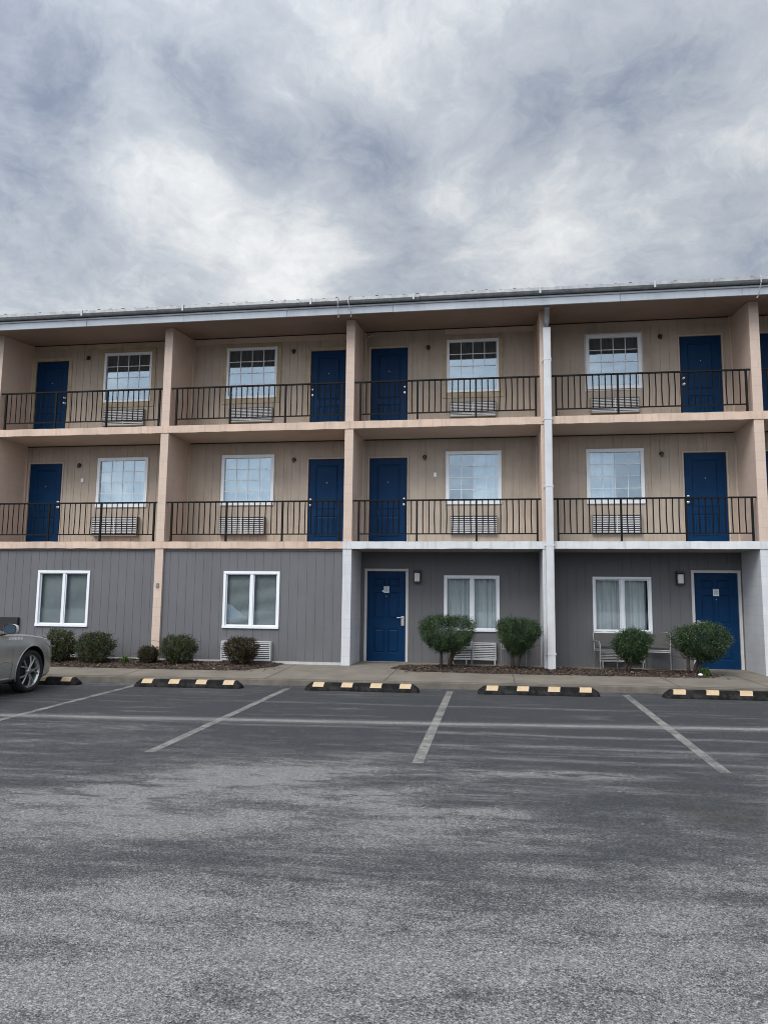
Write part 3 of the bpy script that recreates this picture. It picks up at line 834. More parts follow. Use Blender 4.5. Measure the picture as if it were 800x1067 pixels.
# walk and kerb -------------------------------------------------------
xw = [-17+.5*k for k in range(61)]
yw = [KERB_Y+.14, -1.8, -1.2, -.6, 0, D+.1]
grid('sidewalk', xw, yw, walkz, M['concrete'])
mb = MB()
for a, c in zip(xw, xw[1:]):
    t0, t1 = walkz(a, KERB_Y), walkz(c, KERB_Y)
    mb.quad((a, KERB_Y, lotz(a, KERB_Y)-.02), (c, KERB_Y, lotz(c, KERB_Y)-.02), (c, KERB_Y+.015, t1-.015), (a, KERB_Y+.015, t0-.015))
    mb.quad((a, KERB_Y+.015, t0-.015), (c, KERB_Y+.015, t1-.015), (c, KERB_Y+.03, t1-.002), (a, KERB_Y+.03, t0-.002))
    mb.quad((a, KERB_Y+.03, t0-.002), (c, KERB_Y+.03, t1-.002), (c, KERB_Y+.14, walkz(c, KERB_Y+.14)), (a, KERB_Y+.14, walkz(a, KERB_Y+.14)))
tag(mb.build('kerb', M['kerb'], None, normals=False), kind='structure')
# saw cuts in the walk
for x in (-10.4, -7.3, -4.35, -2.05, .35, 3.2, 4.75):
    grid('walk_joint', [x-.006, x+.006], [KERB_Y+.02, -1.6, -.9, 0], lambda a, c: walkz(a, c)+.003, M['ac_dark'])

# planting beds: mulch mound plus chips
m, nt, b = new_mat('bark_mulch')
c_ = mixc(nt, noise(nt, pos(nt), 40, 5, .7), (.024, .016, .012), (.078, .052, .038))
L(nt, c_, b.inputs['Base Color']); b.inputs['Roughness'].default_value = .95; bump(nt, b, noise(nt, pos(nt), 55, 4, .7), .9, .03)
M['mulch'] = m
m, nt, b = new_mat('bark_chip')
at = nt.nodes.new('ShaderNodeAttribute'); at.attribute_name = 'tone'
L(nt, ramp(nt, at.outputs['Fac'], [(0, (.018, .010, .007)), (.55, (.064, .040, .029)), (.85, (.13, .085, .06)), (1, (.26, .19, .14))]), b.inputs['Base Color'])
b.inputs['Roughness'].default_value = .95; M['chip'] = m
def point_in(poly, x, y):
    c = False; j = len(poly)-1
    for i in range(len(poly)):
        (xi, yi), (xj, yj) = poly[i], poly[j]
        if (yi > y) != (yj > y) and x < (xj-xi)*(y-yi)/(yj-yi)+xi: c = not c
        j = i
    return c
def edge_d(poly, x, y):
    d = 9
    for i in range(len(poly)):
        a = Vector(poly[i]); b2 = Vector(poly[(i+1) % len(poly)]); p = Vector((x, y)); ab = b2-a
        t = max(0, min(1, (p-a).dot(ab)/ab.length_squared)); d = min(d, (p-(a+ab*t)).length)
    return d
def set_tone(me, per_face):
    a = me.attributes.new('tone', 'FLOAT', 'FACE')
    a.data.foreach_set('value', per_face)
beds = {'left': [(-10.6,.03),(-10.6,-1.05),(-9.9,-1.2),(-6,-1.22),(-5.15,-1.15),(-4.72,-.55),(-4.62,.03)],
        'right': [(-2.05,.15),(-2.2,-.25),(-1.7,-.72),(.2,-.80),(2.5,-.72),(4.05,-.66),(4.42,-.42),(4.2,.05),(3.9,.32),(.8,.38),(-1.5,.35)]}
def mulch_z(poly, x, y): return walkz(x, y)+.006+.045*min(1, edge_d(poly, x, y)/.25)+.012*math.sin(x*5.1+y*3)*min(1, edge_d(poly, x, y)/.2)
for nm, poly in beds.items():
    v = []; f = []; ix = {}
    st = .08
    x0 = min(p[0] for p in poly); x1 = max(p[0] for p in poly); y0 = min(p[1] for p in poly); y1 = max(p[1] for p in poly)
    nx, ny = int((x1-x0)/st)+1, int((y1-y0)/st)+1
    def vid(i, j):
        if (i, j) not in ix:
            x, y = x0+i*st, y0+j*st
            ix[i, j] = len(v)
            v.append((x+random.uniform(-.02, .02), y+random.uniform(-.02, .02), mulch_z(poly, x, y) if point_in(poly, x, y) else walkz(x, y)+.002))
        return ix[i, j]
    for i in range(nx):
        for j in range(ny):
            if point_in(poly, x0+(i+.5)*st, y0+(j+.5)*st): f.append((vid(i, j), vid(i+1, j), vid(i+1, j+1), vid(i, j+1)))
    me = bpy.data.meshes.new('mulch_bed'); me.from_pydata(v, [], f); me.materials.append(M['mulch'])
    o = bpy.data.objects.new('mulch_bed', me); COL.objects.link(o); o['kind'] = 'structure'
    # chips
    v = []; f = []; tone = []
    cnt = 0
    target = 5200
    while cnt < target:
        x, y = random.uniform(x0-.1, x1+.1), random.uniform(y0-.1, y1)
        ins = point_in(poly, x, y)
        if not ins and random.random() > .05: continue
        if y > .02 and nm == 'left': continue
        z = mulch_z(poly, x, y) if ins else walkz(x, y)+.004
        Lh, W = random.uniform(.012, .035), random.uniform(.005, .013)
        rot = Matrix.Rotation(random.uniform(0, 6.28), 3, 'Z') @ Matrix.Rotation(random.gauss(0, .5), 3, 'X') @ Matrix.Rotation(random.gauss(0, .35), 3, 'Y')
        n = len(v); base = Vector((x, y, z+.006))
        for sx, sy in ((-1,-1),(1,-.6),(1,1),(-1,.7)): v.append(tuple(base+rot@Vector((sx*Lh, sy*W, 0))))
        f.append((n, n+1, n+2, n+3)); t = random.random(); tone.append(t*.86 if random.random() < .965 else 1.0)
        cnt += 1
    me = bpy.data.meshes.new('bark_chips'); me.from_pydata(v, [], f); me.materials.append(M['chip']); set_tone(me, tone)
    o = bpy.data.objects.new('bark_chips', me); COL.objects.link(o)
    tag(o, kind='stuff', label='brown bark mulch scattered over the planting bed ' + ('under the grey wall' if nm == 'left' else 'along the porches'), cat='mulch')

# litter and gravel on the asphalt: loose pale stones
m, nt, b = new_mat('loose_stone')
at = nt.nodes.new('ShaderNodeAttribute'); at.attribute_name = 'tone'
L(nt, ramp(nt, at.outputs['Fac'], [(0, (.05, .05, .05)), (.7, (.20, .19, .18)), (1, (.45, .44, .42))]), b.inputs['Base Color']); b.inputs['Roughness'].default_value = .9
M['stone'] = m
def stones(name, spots, label):
    v = []; f = []; tone = []
    for x, y, z, s in spots:
        n = len(v); t = random.random()
        for k in range(4):
            a = k*math.pi/2+random.uniform(-.4, .4); v.append((x+math.cos(a)*s*random.uniform(.7, 1.2), y+math.sin(a)*s*random.uniform(.7, 1.2), z))
        v.append((x+random.uniform(-.3, .3)*s, y, z+s*random.uniform(.5, .9)))
        for k in range(4): f.append((n+k, n+(k+1) % 4, n+4)); tone.append(t)
    me = bpy.data.meshes.new(name); me.from_pydata(v, [], f); me.materials.append(M['stone']); set_tone(me, tone)
    o = bpy.data.objects.new(name, me); COL.objects.link(o); tag(o, label, 'gravel', kind='stuff')
sp = []
for k in range(1500):
    y = random.uniform(-14, KERB_Y-.1); x = random.uniform(-9, 6)
    sp.append((x, y, lotz(x, y)+.001, random.choice((.004, .005, .006, .008))))
for k in range(700):
    y = KERB_Y-abs(random.gauss(0, .12))-.01; x = random.uniform(-11, 6)
    sp.append((x, y, lotz(x, y)+.001, random.choice((.005, .007, .010))))
stones('loose_gravel', sp, 'loose pale grit scattered over the dark asphalt')

# ------------------------------------------------------------------ wheel stops
def make_stop():
    root = empty('wheel_stop', 'x', 'wheel stop', group='wheel stops at the heads of the stalls')
    Lh, H = 1.03, .135
    sec = [(-.12, 0), (-.112, .03), (-.058, H-.010), (-.045, H), (.045, H), (.058, H-.010), (.112, .03), (.12, 0)]
    mb = MB(); st = []
    for x, k in ((-Lh, .35), (-Lh+.02, .55), (-Lh+.11, 1), (Lh-.11, 1), (Lh-.02, .55), (Lh, .35)):
        st.append([(x, y*(.75+.25*k), z*k) for y, z in sec])
    for s, t in zip(st, st[1:]):
        for i in range(len(sec)-1): mb.quad(s[i], t[i], t[i+1], s[i+1])
        mb.quad(s[-1], t[-1], t[0], s[0])
    mb.poly(st[0]); mb.poly(list(reversed(st[-1])))
    mb.build('body', M['black_rubber'], root, bevel=.004)
    for c in (-.80, -.275, .25, .775):
        mb = MB(); w = .10; e = .003; sk = .045
        pr = [(-.094, .065), (-.058, H-.010), (-.045, H), (.045, H), (.058, H-.010), (.106, .045)]
        nrm = [(-e, .002), (-e, e), (-.001, e), (.001, e), (e, e), (e, .002)]
        for s in range(5):
            (y0_, z0_), (y1_, z1_) = pr[s], pr[s+1]; n0, n1 = nrm[s], nrm[s+1]
            def sx(z, y): return sk*(z/H if y < 0 else 2-z/H)*.6
            k0, k1 = sx(z0_, y0_), sx(z1_, y1_)
            mb.quad((c-w+k0, y0_+n0[0], z0_+n0[1]), (c+w+k0, y0_+n0[0], z0_+n0[1]), (c+w+k1, y1_+n1[0], z1_+n1[1]), (c-w+k1, y1_+n1[0], z1_+n1[1]))
        mb.build('reflective_patch', M['tape'], root, normals=False)
    return root
st_lab = ['black wheel stop with cream patches, partly hidden by the front of the silver car',
          'black wheel stop with cream patches, first whole one right of the car',
          'black wheel stop with cream patches in front of the left ground floor blue door',
          'black wheel stop with cream patches in front of the white downpipe column',
          'black wheel stop with cream patches before the rightmost ground floor door']
s0 = make_stop()
for i, (xa, xb) in enumerate(((-9.86, -7.80), (-6.70, -4.55), (-3.40, -1.33), (-.30, 1.75), (2.80, 4.86))):
    c = (xa+xb)/2; o = s0 if i == 0 else copy_tree(s0)
    o.location = (c, -2.80, lotz(c, -2.80)+.001); o.rotation_euler = (0, -math.atan(.0075), R((0, .5, -.6, .4, -.5)[i])); o['label'] = st_lab[i]

# ------------------------------------------------------------------ shrubs
def leaf_mat(name, stops):
    m, nt, b = new_mat(name)
    at = nt.nodes.new('ShaderNodeAttribute'); at.attribute_name = 'tone'
    c = ramp(nt, at.outputs['Fac'], stops)
    L(nt, c, b.inputs['Base Color']); b.inputs['Roughness'].default_value = .6; b.inputs['Specular IOR Level'].default_value = .25
    tr = nt.nodes.new('ShaderNodeBsdfTranslucent'); L(nt, c, tr.inputs[0])
    mx = nt.nodes.new('ShaderNodeMixShader'); mx.inputs[0].default_value = .12
    out = [n for n in nt.nodes if n.type == 'OUTPUT_MATERIAL'][0]
    L(nt, b.outputs[0], mx.inputs[1]); L(nt, tr.outputs[0], mx.inputs[2]); L(nt, mx.outputs[0], out.inputs[0])
    return m
M['leaf_holly'] = leaf_mat('broad_leaf', [(0, (.008, .012, .005)), (.38, (.027, .042, .014)), (.78, (.064, .086, .029)), (.92, (.10, .075, .038)), (1, (.16, .08, .05))])
M['leaf_red'] = leaf_mat('bronze_leaf', [(0, (.008, .011, .005)), (.4, (.026, .034, .013)), (.62, (.060, .052, .026)), (.8, (.10, .050, .035)), (1, (.17, .075, .052))])
M['leaf_juniper'] = leaf_mat('juniper_spray', [(0, (.005, .014, .007)), (.38, (.022, .046, .019)), (.72, (.056, .096, .038)), (1, (.125, .165, .07))])
M['leaf_weed'] = leaf_mat('weed_leaf', [(0, (.03, .06, .012)), (.6, (.07, .12, .025)), (1, (.14, .15, .04))])
M['bark'] = paint('shrub_bark', (.045, .032, .024), .9, .3, 20, 0, .4, 0, True)

def foliage(rx, ry, rz, cz, n, leaf, rnd, clump=.2, boxy=2.6, lump=.12, flat=False, gap=.25, taper=.0):
    """leaf faces through a rounded, clipped crown"""
    v = []; f = []; tone = []
    lobes = [(Vector((rnd.gauss(0, 1), rnd.gauss(0, 1), rnd.gauss(0, 1))).normalized(), rnd.uniform(-1, 1), rnd.uniform(4, 14)) for _ in range(16)]
    holes = [(Vector((rnd.gauss(0, 1), rnd.gauss(0, 1), rnd.gauss(0, .7))).normalized(), rnd.uniform(.12, .26)) for _ in range(9)]
    def rad(d):
        r = 1/((abs(d.x)**boxy+abs(d.y)**boxy+abs(d.z)**boxy)**(1/boxy))
        for u, a, k in lobes: r += lump*a*math.exp(-k*(1-d.dot(u)))
        return r
    nc = max(30, int(n/26))
    for c in range(nc):
        while True:
            d = Vector((rnd.gauss(0, 1), rnd.gauss(0, 1), rnd.gauss(0, 1)))
            if d.length > .1: break
        d.normalize()
        q = rnd.random()**.33
        if rnd.random() < .55: q = rnd.uniform(.86, 1.04)
        skip = False
        for u, a in holes:
            if (d-u).length < a and q > .55 and rnd.random() < gap*3: skip = True
        if skip: continue
        r = rad(d)*q
        cp = Vector((d.x*r*rx, d.y*r*ry, d.z*r*rz))
        if cp.z < .1*rz: tpr = 1-taper*min(1, (.1*rz-cp.z)/(1.1*rz)); cp.x *= tpr; cp.y *= tpr
        ct = rnd.gauss(.45, .24)
        sprig = (d+Vector((rnd.gauss(0, .5), rnd.gauss(0, .5), rnd.gauss(.25, .5)))).normalized()
        for k in range(26):
            p = cp + Vector((rnd.gauss(0, 1), rnd.gauss(0, 1), rnd.gauss(0, 1)))*clump*.32 + sprig*rnd.uniform(-.3, .6)*clump*.7
            s = leaf*rnd.uniform(.6, 1.25)
            nn = (d*.5+Vector((rnd.gauss(0, 1), rnd.gauss(0, 1), rnd.gauss(.4, 1)))).normalized()
            t = (sprig+Vector((rnd.gauss(0, .8), rnd.gauss(0, .8), rnd.gauss(0, .8)))).normalized()
            side = nn.cross(t)
            if side.length < 1e-3: continue
            side.normalize()
            wl = .5 if not flat else .24
            b0 = len(v); P_ = Vector((p.x, p.y, p.z+cz))
            v += [tuple(P_-t*s), tuple(P_+side*s*wl), tuple(P_+t*s), tuple(P_-side*s*wl)]
            f.append((b0, b0+1, b0+2, b0+3)); tone.append(max(0, min(1, ct+rnd.gauss(0, .16))))
    return v, f, tone
def mk_leaves(name, data, mat, parent):
    me = bpy.data.meshes.new(name); me.from_pydata(data[0], [], data[1]); me.materials.append(mat); set_tone(me, data[2])
    o = bpy.data.objects.new(name, me); COL.objects.link(o); o.parent = parent; return o
def branchy(rnd, cz, rx, rz, stems, spread):
    mb = MB()
    for s in range(stems):
        a = rnd.uniform(0, 6.28); x0, y0 = rnd.gauss(0, .025), rnd.gauss(0, .025)
        tip = Vector((math.cos(a)*spread, math.sin(a)*spread*.8, cz+rnd.uniform(-.05, .5)*rz))
        mid = Vector((x0+tip.x*.30+rnd.gauss(0, .02), y0+tip.y*.3, cz*.45))
        r0 = rnd.uniform(.018, .03)
        mb.tube([(x0, y0, -.05), (x0*1.2, y0*1.2, cz*.2), mid, (mid+tip)/2+Vector((rnd.gauss(0, .03), rnd.gauss(0, .03), 0)), tip], [r0*1.3, r0, r0*.85, r0*.6, r0*.25], 7)
        for k in range(5):
            q = mid.lerp(tip, rnd.uniform(.2, .9)); e = q+Vector((rnd.gauss(0, .5)*rx, rnd.gauss(0, .4)*rx, rnd.uniform(.1, .6)*rz))
            mb.tube([q, (q+e)/2+Vector((0, 0, .02)), e], [r0*.4, r0*.3, r0*.12], 5)
    return mb
def shrub(name, label, cat, group, x, y, x0, x1, ztop, zbot, kind, seed, lean=0):
    rnd = random.Random(seed)
    gz = walkz(x, y)+.03
    root = empty(name, label, cat, (x, y, gz), 0, group)
    rx = (x1-x0)/2; rz = (ztop-zbot)/2; cz = (ztop+zbot)/2-gz; off = (x0+x1)/2-x
    if kind == 'juniper':
        dat = foliage(rx*.87, rx*.8, rz*.90, cz, 28000, .022, rnd, .105, 3.8, .30, True, .28, .42)
        mat = M['leaf_juniper']; stems = 4
    else:
        dat = foliage(rx*.82, rx*.78, rz*.87, cz-.01, 14000, .0165, rnd, .09, 3.8, .22, False, .26, .32)
        mat = M['leaf_red'] if kind == 'red' else M['leaf_holly']; stems = 6
    o = mk_leaves('foliage', dat, mat, root); o.location = (off, 0, 0)
    if lean:
        mb = MB()
        for (sx, sy, tx, tz, r0) in lean:
            tip = Vector((off+tx, sy, cz+tz)); a = Vector((sx, sy*.4, -.05))
            m1 = a.lerp(tip, .35)+Vector((rnd.gauss(0, .015), 0, .03)); m2 = a.lerp(tip, .65)+Vector((rnd.gauss(0, .015), 0, .03))
            mb.tube([a, m1, m2, tip], [r0*1.25, r0, r0*.8, r0*.3], 8)
            for k in range(9):
                q = m1.lerp(tip, rnd.uniform(.1, 1)); e = q+Vector((rnd.gauss(0, .42)*rx, rnd.gauss(0, .4)*rx, rnd.uniform(-.05, .55)*rz))
                mb.tube([q, (q+e)/2+Vector((0, 0, -.015)), e], [r0*.38, r0*.28, r0*.10], 5)
        mb.build('trunk', M['bark'], root, smooth=True)
    else:
        branchy(rnd, cz, rx, rz, stems, rx*.4).build('trunk', M['bark'], root, smooth=True)
    return root
G1 = 'clipped bushes in the bed under the grey wall'; G2 = 'pruned junipers along the ground floor porches'
YB = -.70
shrub('round_bush', 'clipped round green bush nearest the silver car, left of a white vent grille', 'bush', G1, -9.56, YB, -9.93, -9.19, .66, -.0, 'holly', 1)
shrub('round_bush', 'clipped round green bush just right of the grille under the leftmost window', 'bush', G1, -8.72, YB, -9.15, -8.29, .66, -.02, 'holly', 2)
shrub('small_bush', 'smallest bush, low and bronze leaved, at the foot of the peach pillar', 'bush', G1, -7.52, YB+.1, -7.72, -7.31, .35, -.0, 'red', 3)
shrub('round_bush', 'clipped round bush with bronze tips just right of the peach pillar', 'bush', G1, -6.80, YB, -7.21, -6.40, .63, -.02, 'holly', 4)
shrub('round_bush', 'clipped reddish bush in front of a white air conditioner grille on the grey wall', 'bush', G1, -5.38, YB+.1, -5.75, -5.01, .61, .05, 'red', 5)
YJ = -.30
shrub('pruned_juniper', 'wide flat topped juniper with two dark trunks, right of the left ground floor door', 'juniper', G2, -1.02, YJ, -1.61, -.37, 1.09, .36, 'juniper', 11,
      [(-.10, .02, -.12, -.05, .030), (.04, -.02, .12, .0, .033), (.07, .03, .26, -.05, .022)])
shrub('pruned_juniper', 'flat topped juniper on a bare forked trunk just left of the white downpipe', 'juniper', G2, .37, YJ, -.02, .965, 1.06, .40, 'juniper', 12,
      [(.0, 0, -.12, .0, .036), (.04, .02, .22, -.02, .030)])
shrub('pruned_juniper', 'small round dark juniper on a leaning trunk below the rightmost curtained window', 'juniper', G2, 2.60, YJ, 2.39, 3.17, .90, .26, 'juniper', 13,
      [(-.03, 0, -.02, -.05, .034), (.0, .03, -.16, -.08, .022), (.03, -.02, .1, -.1, .022)])
shrub('pruned_juniper', 'wide lopsided juniper in front of the rightmost ground floor door', 'juniper', G2, 3.88, YJ, 3.53, 4.60, .97, .30, 'juniper', 14,
      [(-.05, 0, -.22, -.05, .034), (.03, .02, .05, -.05, .034), (.05, -.02, .24, -.02, .024)])
def weed(label, x, y, h, n, seed):
    rnd = random.Random(seed); root = empty('weed', label, 'weed', (x, y, walkz(x, y)+.03), 0)
    v = []; f = []; tone = []
    for k in range(n):
        a = rnd.uniform(0, 6.28); ln = h*rnd.uniform(.5, 1.1); out = ln*rnd.uniform(.2, .9); bx, by = rnd.gauss(0, h*.25), rnd.gauss(0, h*.2)
        w = .010; dx, dy = math.cos(a), math.sin(a); px_, py_ = -dy*w, dx*w
        pts = [(bx, by, 0), (bx+dx*out*.4, by+dy*out*.4, ln*.7), (bx+dx*out, by+dy*out, ln*rnd.uniform(.7, 1))]
        b0 = len(v)
        for i, (x_, y_, z_) in enumerate(pts):
            q = (1, .8, .1)[i]; v += [(x_-px_*q, y_-py_*q, z_), (x_+px_*q, y_+py_*q, z_)]
        f += [(b0, b0+1, b0+3, b0+2), (b0+2, b0+3, b0+5, b0+4)]; t = rnd.random(); tone += [t, t]
    mk_leaves('blades', (v, f, tone), M['leaf_weed'], root)
weed('tuft of bright green weeds in the mulch left of the peach pillar', -7.95, -.85, .22, 60, 21)
weed('low yellowish green plant in the mulch at the foot of the lopsided juniper', 4.08, -.48, .17, 110, 22)
mb = MB(); mb.lathe([(0, .03), (.012, .05), (.03, .045), (.045, .025), (.05, .001)], (0, 0, 0), 'z', 9)
o = mb.build('pale_stone', M['paper'], None, smooth=True, loc=(3.98, -.58, walkz(3.98, -.58)+.03)); tag(o, 'small white stone lying on the mulch beside the yellowish plant', 'stone')

# ------------------------------------------------------------------ patio chairs
M['tubing'] = paint('grey_enamel_tubing', (.27, .27, .275), .35, .1, 15, 0, .02, .3, True)
M['sling'] = paint('woven_sling', (.07, .07, .066), .9, .12, 90, 0, .3, 0, True)
def make_chair():
    root = empty('patio_chair', 'x', 'chair', group='tubular patio chairs on the porches')
    w = .27; r = .0095
    mb = MB()
    for s in (-1, 1):
        x = s*w
        mb.tube([(x, -.27, 0), (x, -.27, .36), (x, -.255, .56), (x, -.20, .60), (x, .16, .60), (x, .23, .585)], r, 8)
        mb.tube([(x*.97, .30, 0), (x*.97, .22, .40), (x*.97, .20, .42)], r, 8)
    mb.tube([(-w, -.255, .40), (w, -.255, .40)], r*.9, 8); mb.tube([(-w*.97, .205, .415), (w*.97, .205, .415)], r*.9, 8)
    mb.build('frame', M['tubing'], root, smooth=True, angle=60)
    mb = MB()
    mb.tube([(-w+.02, -.25, .40), (w-.02, -.25, .40)], r, 8); mb.tube([(-w+.02, .20, .39), (w-.02, .20, .39)], r, 8)
    for s in (-1, 1): mb.tube([(s*(w-.02), -.25, .40), (s*(w-.02), .20, .39)], r, 8)
    mb.build('seat_rail', M['tubing'], root, smooth=True, angle=60)
    mb = MB(); n = 8
    for k in range(n):
        a, c = -.24+.43*k/n, -.24+.43*(k+1)/n
        z1, z2 = .395-.02*math.sin(math.pi*k/n), .395-.02*math.sin(math.pi*(k+1)/n)
        mb.quad((-w+.03, a, z1), (w-.03, a, z1), (w-.03, c, z2), (-w+.03, c, z2))
    mb.build('seat', M['sling'], root, normals=False)
    mb = MB(); x = w-.01
    mb.tube([(-x, .20, .38), (-x, .235, .55), (-x, .29, .76), (-x+.04, .30, .79), (0, .305, .80), (x-.04, .30, .79), (x, .29, .76), (x, .235, .55), (x, .20, .38)], r, 8)
    mb.build('back_frame', M['tubing'], root, smooth=True, angle=60)
    mb = MB(); mb.quad((-x, .235, .47), (x, .235, .47), (x, .292, .76), (-x, .292, .76)); mb.build('backrest', M['sling'], root, normals=False)
    return root
c0 = make_chair()
for i, (x, y, rz_, lab) in enumerate((( -.78, .62, R(4), 'grey tubular chair behind the wide flat topped juniper with two trunks'),
                                   (.42, .62, R(-6), 'grey tubular chair behind the forked juniper, beside the white downpipe'),
                                   (2.44, .66, R(8), 'grey tubular chair left of the small round juniper, against the vent grille'),
                                   (3.43, .62, R(-14), 'grey tubular chair between the round and the lopsided juniper'))):
    o = c0 if i == 0 else copy_tree(c0)
    o.location = (x, y, walkz(x, y)+.001); o.rotation_euler = (0, 0, rz_); o['label'] = lab

# ------------------------------------------------------------------ parked car
m, nt, b = new_mat('silver_car_paint')
b.inputs['Base Color'].default_value = (.23, .225, .215, 1); b.inputs['Metallic'].default_value = .55; b.inputs['Roughness'].default_value = .34
b.inputs['Coat Weight'].default_value = .6; b.inputs['Coat Roughness'].default_value = .06
L(nt, mixc(nt, ramp(nt, noise(nt, objc(nt, (1, 1, 1)), 3, 6, .7), [(.35, 0), (.7, 1)]), (.40, .40, .39), (.47, .465, .455)), b.inputs['Base Color'])
dz_ = nt.nodes.new('ShaderNodeTexCoord'); sp_ = nt.nodes.new('ShaderNodeSeparateXYZ'); L(nt, dz_.outputs['Object'], sp_.inputs[0])
L(nt, ramp(nt, mathn(nt, 'ADD', sp_.outputs[2], mathn(nt, 'MULTIPLY', noise(nt, objc(nt), 5, 5, .7), .5)), [(.40, .50), (.85, .24)]), b.inputs['Roughness'])
M['car'] = m
M['trim_black'] = paint('black_plastic_trim', (.012, .012, .012), .55, .2, 10, 0, .05, 0, True)
M['tyre'] = paint('tyre_rubber', (.014, .014, .014), .8, .25, 20, 0, .3, 0, True)
M['alloy'] = paint('alloy_wheel', (.50, .50, .50), .28, .1, 10, 0, .02, .85, True)
M['chrome'] = paint('bright_chrome', (.75, .75, .75), .10, .03, 10, 0, 0, 1, True)
M['lamp_clear'] = paint('headlamp_cover', (.55, .57, .60), .08, .05, 10, 0, 0, .4, True)
M['lamp_red'] = paint('red_tail_lens', (.25, .01, .012), .15, .1, 10, 0, 0, 0, True)
M['plate'] = paint('blank_plate', (.6, .6, .62), .5, .05, 10, 0, 0, 0, True)
car = empty('parked_car', 'silver grey car parked nose to the kerb, only its front wing, wheel and mirror showing', 'car', (-8.985, -3.92, lotz(-8.985, -3.92)), 0)
WB, AX, TR = 2.95, 0.0, .372
def lerp(tab, y):
    if y >= tab[0][0]: return tab[0][1]
    for (a, p), (c, q) in zip(tab, tab[1:]):
        if y >= c:
            t = (y-a)/(c-a); t = t*t*(3-2*t) if False else t
            return p+(q-p)*t
    return tab[-1][1]
T_w = [(.93, .56), (.88, .68), (.78, .79), (.6, .87), (.3, .915), (0, .93), (-.6, .925), (-1.6, .93), (-2.6, .932), (-3.2, .92), (-3.7, .86), (-3.95, .77), (-4.05, .64)]
T_top = [(.93, .70), (.88, .80), (.78, .875), (.6, .935), (.3, .985), (0, 1.02), (-.4, 1.055), (-.7, 1.08), (-1.6, 1.06), (-2.6, 1.07), (-3.1, 1.10), (-3.7, 1.08), (-3.98, 1.02), (-4.05, .92)]
T_sho = [(.93, .64), (.88, .72), (.78, .79), (.6, .855), (.3, .915), (0, .955), (-.4, .985), (-.7, .995), (-1.6, .99), (-2.6, 1.01), (-3.1, 1.03), (-3.7, 1.0), (-3.98, .93), (-4.05, .86)]
T_bot = [(.93, .30), (.8, .22), (.4, .20), (0, .21), (-.5, .22), (-3, .22), (-3.7, .26), (-4.05, .36)]
ysn = [.93, .905, .87, .82, .74, .64, .52]+[.4-.08*k for k in range(52)]+[-3.80, -3.88, -3.95, -4.0, -4.05]
ysn = [y for y in ysn]
rows = []
for y in ysn:
    w, zt, zs, zb = lerp(T_w, y), lerp(T_top, y), lerp(T_sho, y), lerp(T_bot, y)
    half = [(0, zb), (w*.55, zb), (w*.88, zb+.012), (w*.955, zb+.06), (w*.975, zb+.13), (w*.985, zb+(zs-zb)*.32), (w*.997, zb+(zs-zb)*.48), (w, zb+(zs-zb)*.62), (w*.999, zb+(zs-zb)*.76), (w*.992, zb+(zs-zb)*.86),
            (w*.985, zb+(zs-zb)*.93), (w*.955, zs+(zt-zs)*.30), (w*.90, zs+(zt-zs)*.60), (w*.80, zs+(zt-zs)*.78), (w*.6, zs+(zt-zs)*.90), (w*.3, zs+(zt-zs)*.98), (0, zt)]
    rows.append(half+[(-x, z) for x, z in reversed(half[1:-1])])
mb = MB(); k = len(rows[0]); v = []
for y, r in zip(ysn, rows): v += [(x, y, z) for x, z in r]
mb.v = v
for i in range(len(rows)-1):
    for j in range(k): mb.f.append((i*k+j, i*k+(j+1) % k, (i+1)*k+(j+1) % k, (i+1)*k+j)); mb.mi.append(0)
mb.f.append(tuple(range(k))); mb.mi.append(0); mb.f.append(tuple(reversed(range((len(rows)-1)*k, len(rows)*k)))); mb.mi.append(0)
body = mb.build('body', [M['car'], M['trim_black']], car)
# wheel openings cut out of the body, then the cutter is thrown away
cut = MB()
for y in (AX, -WB):
    for s in (-1, 1): cut.lathe([(.62, .001), (.62, .425), (1.1, .425), (1.1, .001)], (0, y, TR+.015), 'x', 40, 0, s)
cm = bpy.data.meshes.new('tmp'); cm.from_pydata(cut.v, [], cut.f); cm.materials.append(M['trim_black'])
bm = bmesh.new(); bm.from_mesh(cm); bmesh.ops.remove_doubles(bm, verts=bm.verts, dist=2e-3); bmesh.ops.recalc_face_normals(bm, faces=bm.faces); bm.to_mesh(cm); bm.free()
tmp = bpy.data.objects.new('tmp', cm); COL.objects.link(tmp); tmp.matrix_world = Matrix.Translation(car.location)
bpy.context.view_layer.update()
md = body.modifiers.new('b', 'BOOLEAN'); md.operation = 'DIFFERENCE'; md.object = tmp; md.solver = 'EXACT'; md.material_mode = 'TRANSFER'
dg = bpy.context.evaluated_depsgraph_get(); nm_ = bpy.data.meshes.new_from_object(body.evaluated_get(dg))
body.modifiers.clear(); body.data = nm_; bpy.data.objects.remove(tmp); nm_.shade_smooth(); nm_.set_sharp_from_angle(angle=R(32))
# arch lips
for y in (AX, -WB):
    for s in (-1, 1):
        mb = MB(); pts = []
        for q in range(25):
            a = R(-22)+R(224)*q/24; yy, zz = y+math.cos(a)*.428, TR+.015+math.sin(a)*.428
            zs_, zb_ = lerp(T_sho, yy), lerp(T_bot, yy); t = (zz-zb_)/(zs_-zb_); w_ = lerp(T_w, yy)
            prof_ = [(0, .955), (.17, .975), (.32, .985), (.48, .997), (.62, 1), (.76, .999), (.93, .985)]
            kx = .98
            for (a1, p1), (a2, p2) in zip(prof_, prof_[1:]):
                if a1 <= t <= a2: kx = p1+(p2-p1)*(t-a1)/(a2-a1)
            if zz > .22: pts.append((s*(w_*kx-.003), yy, zz))
        mb.tube(pts, .011, 6); mb.build('arch_lip', M['car'], car, smooth=True)
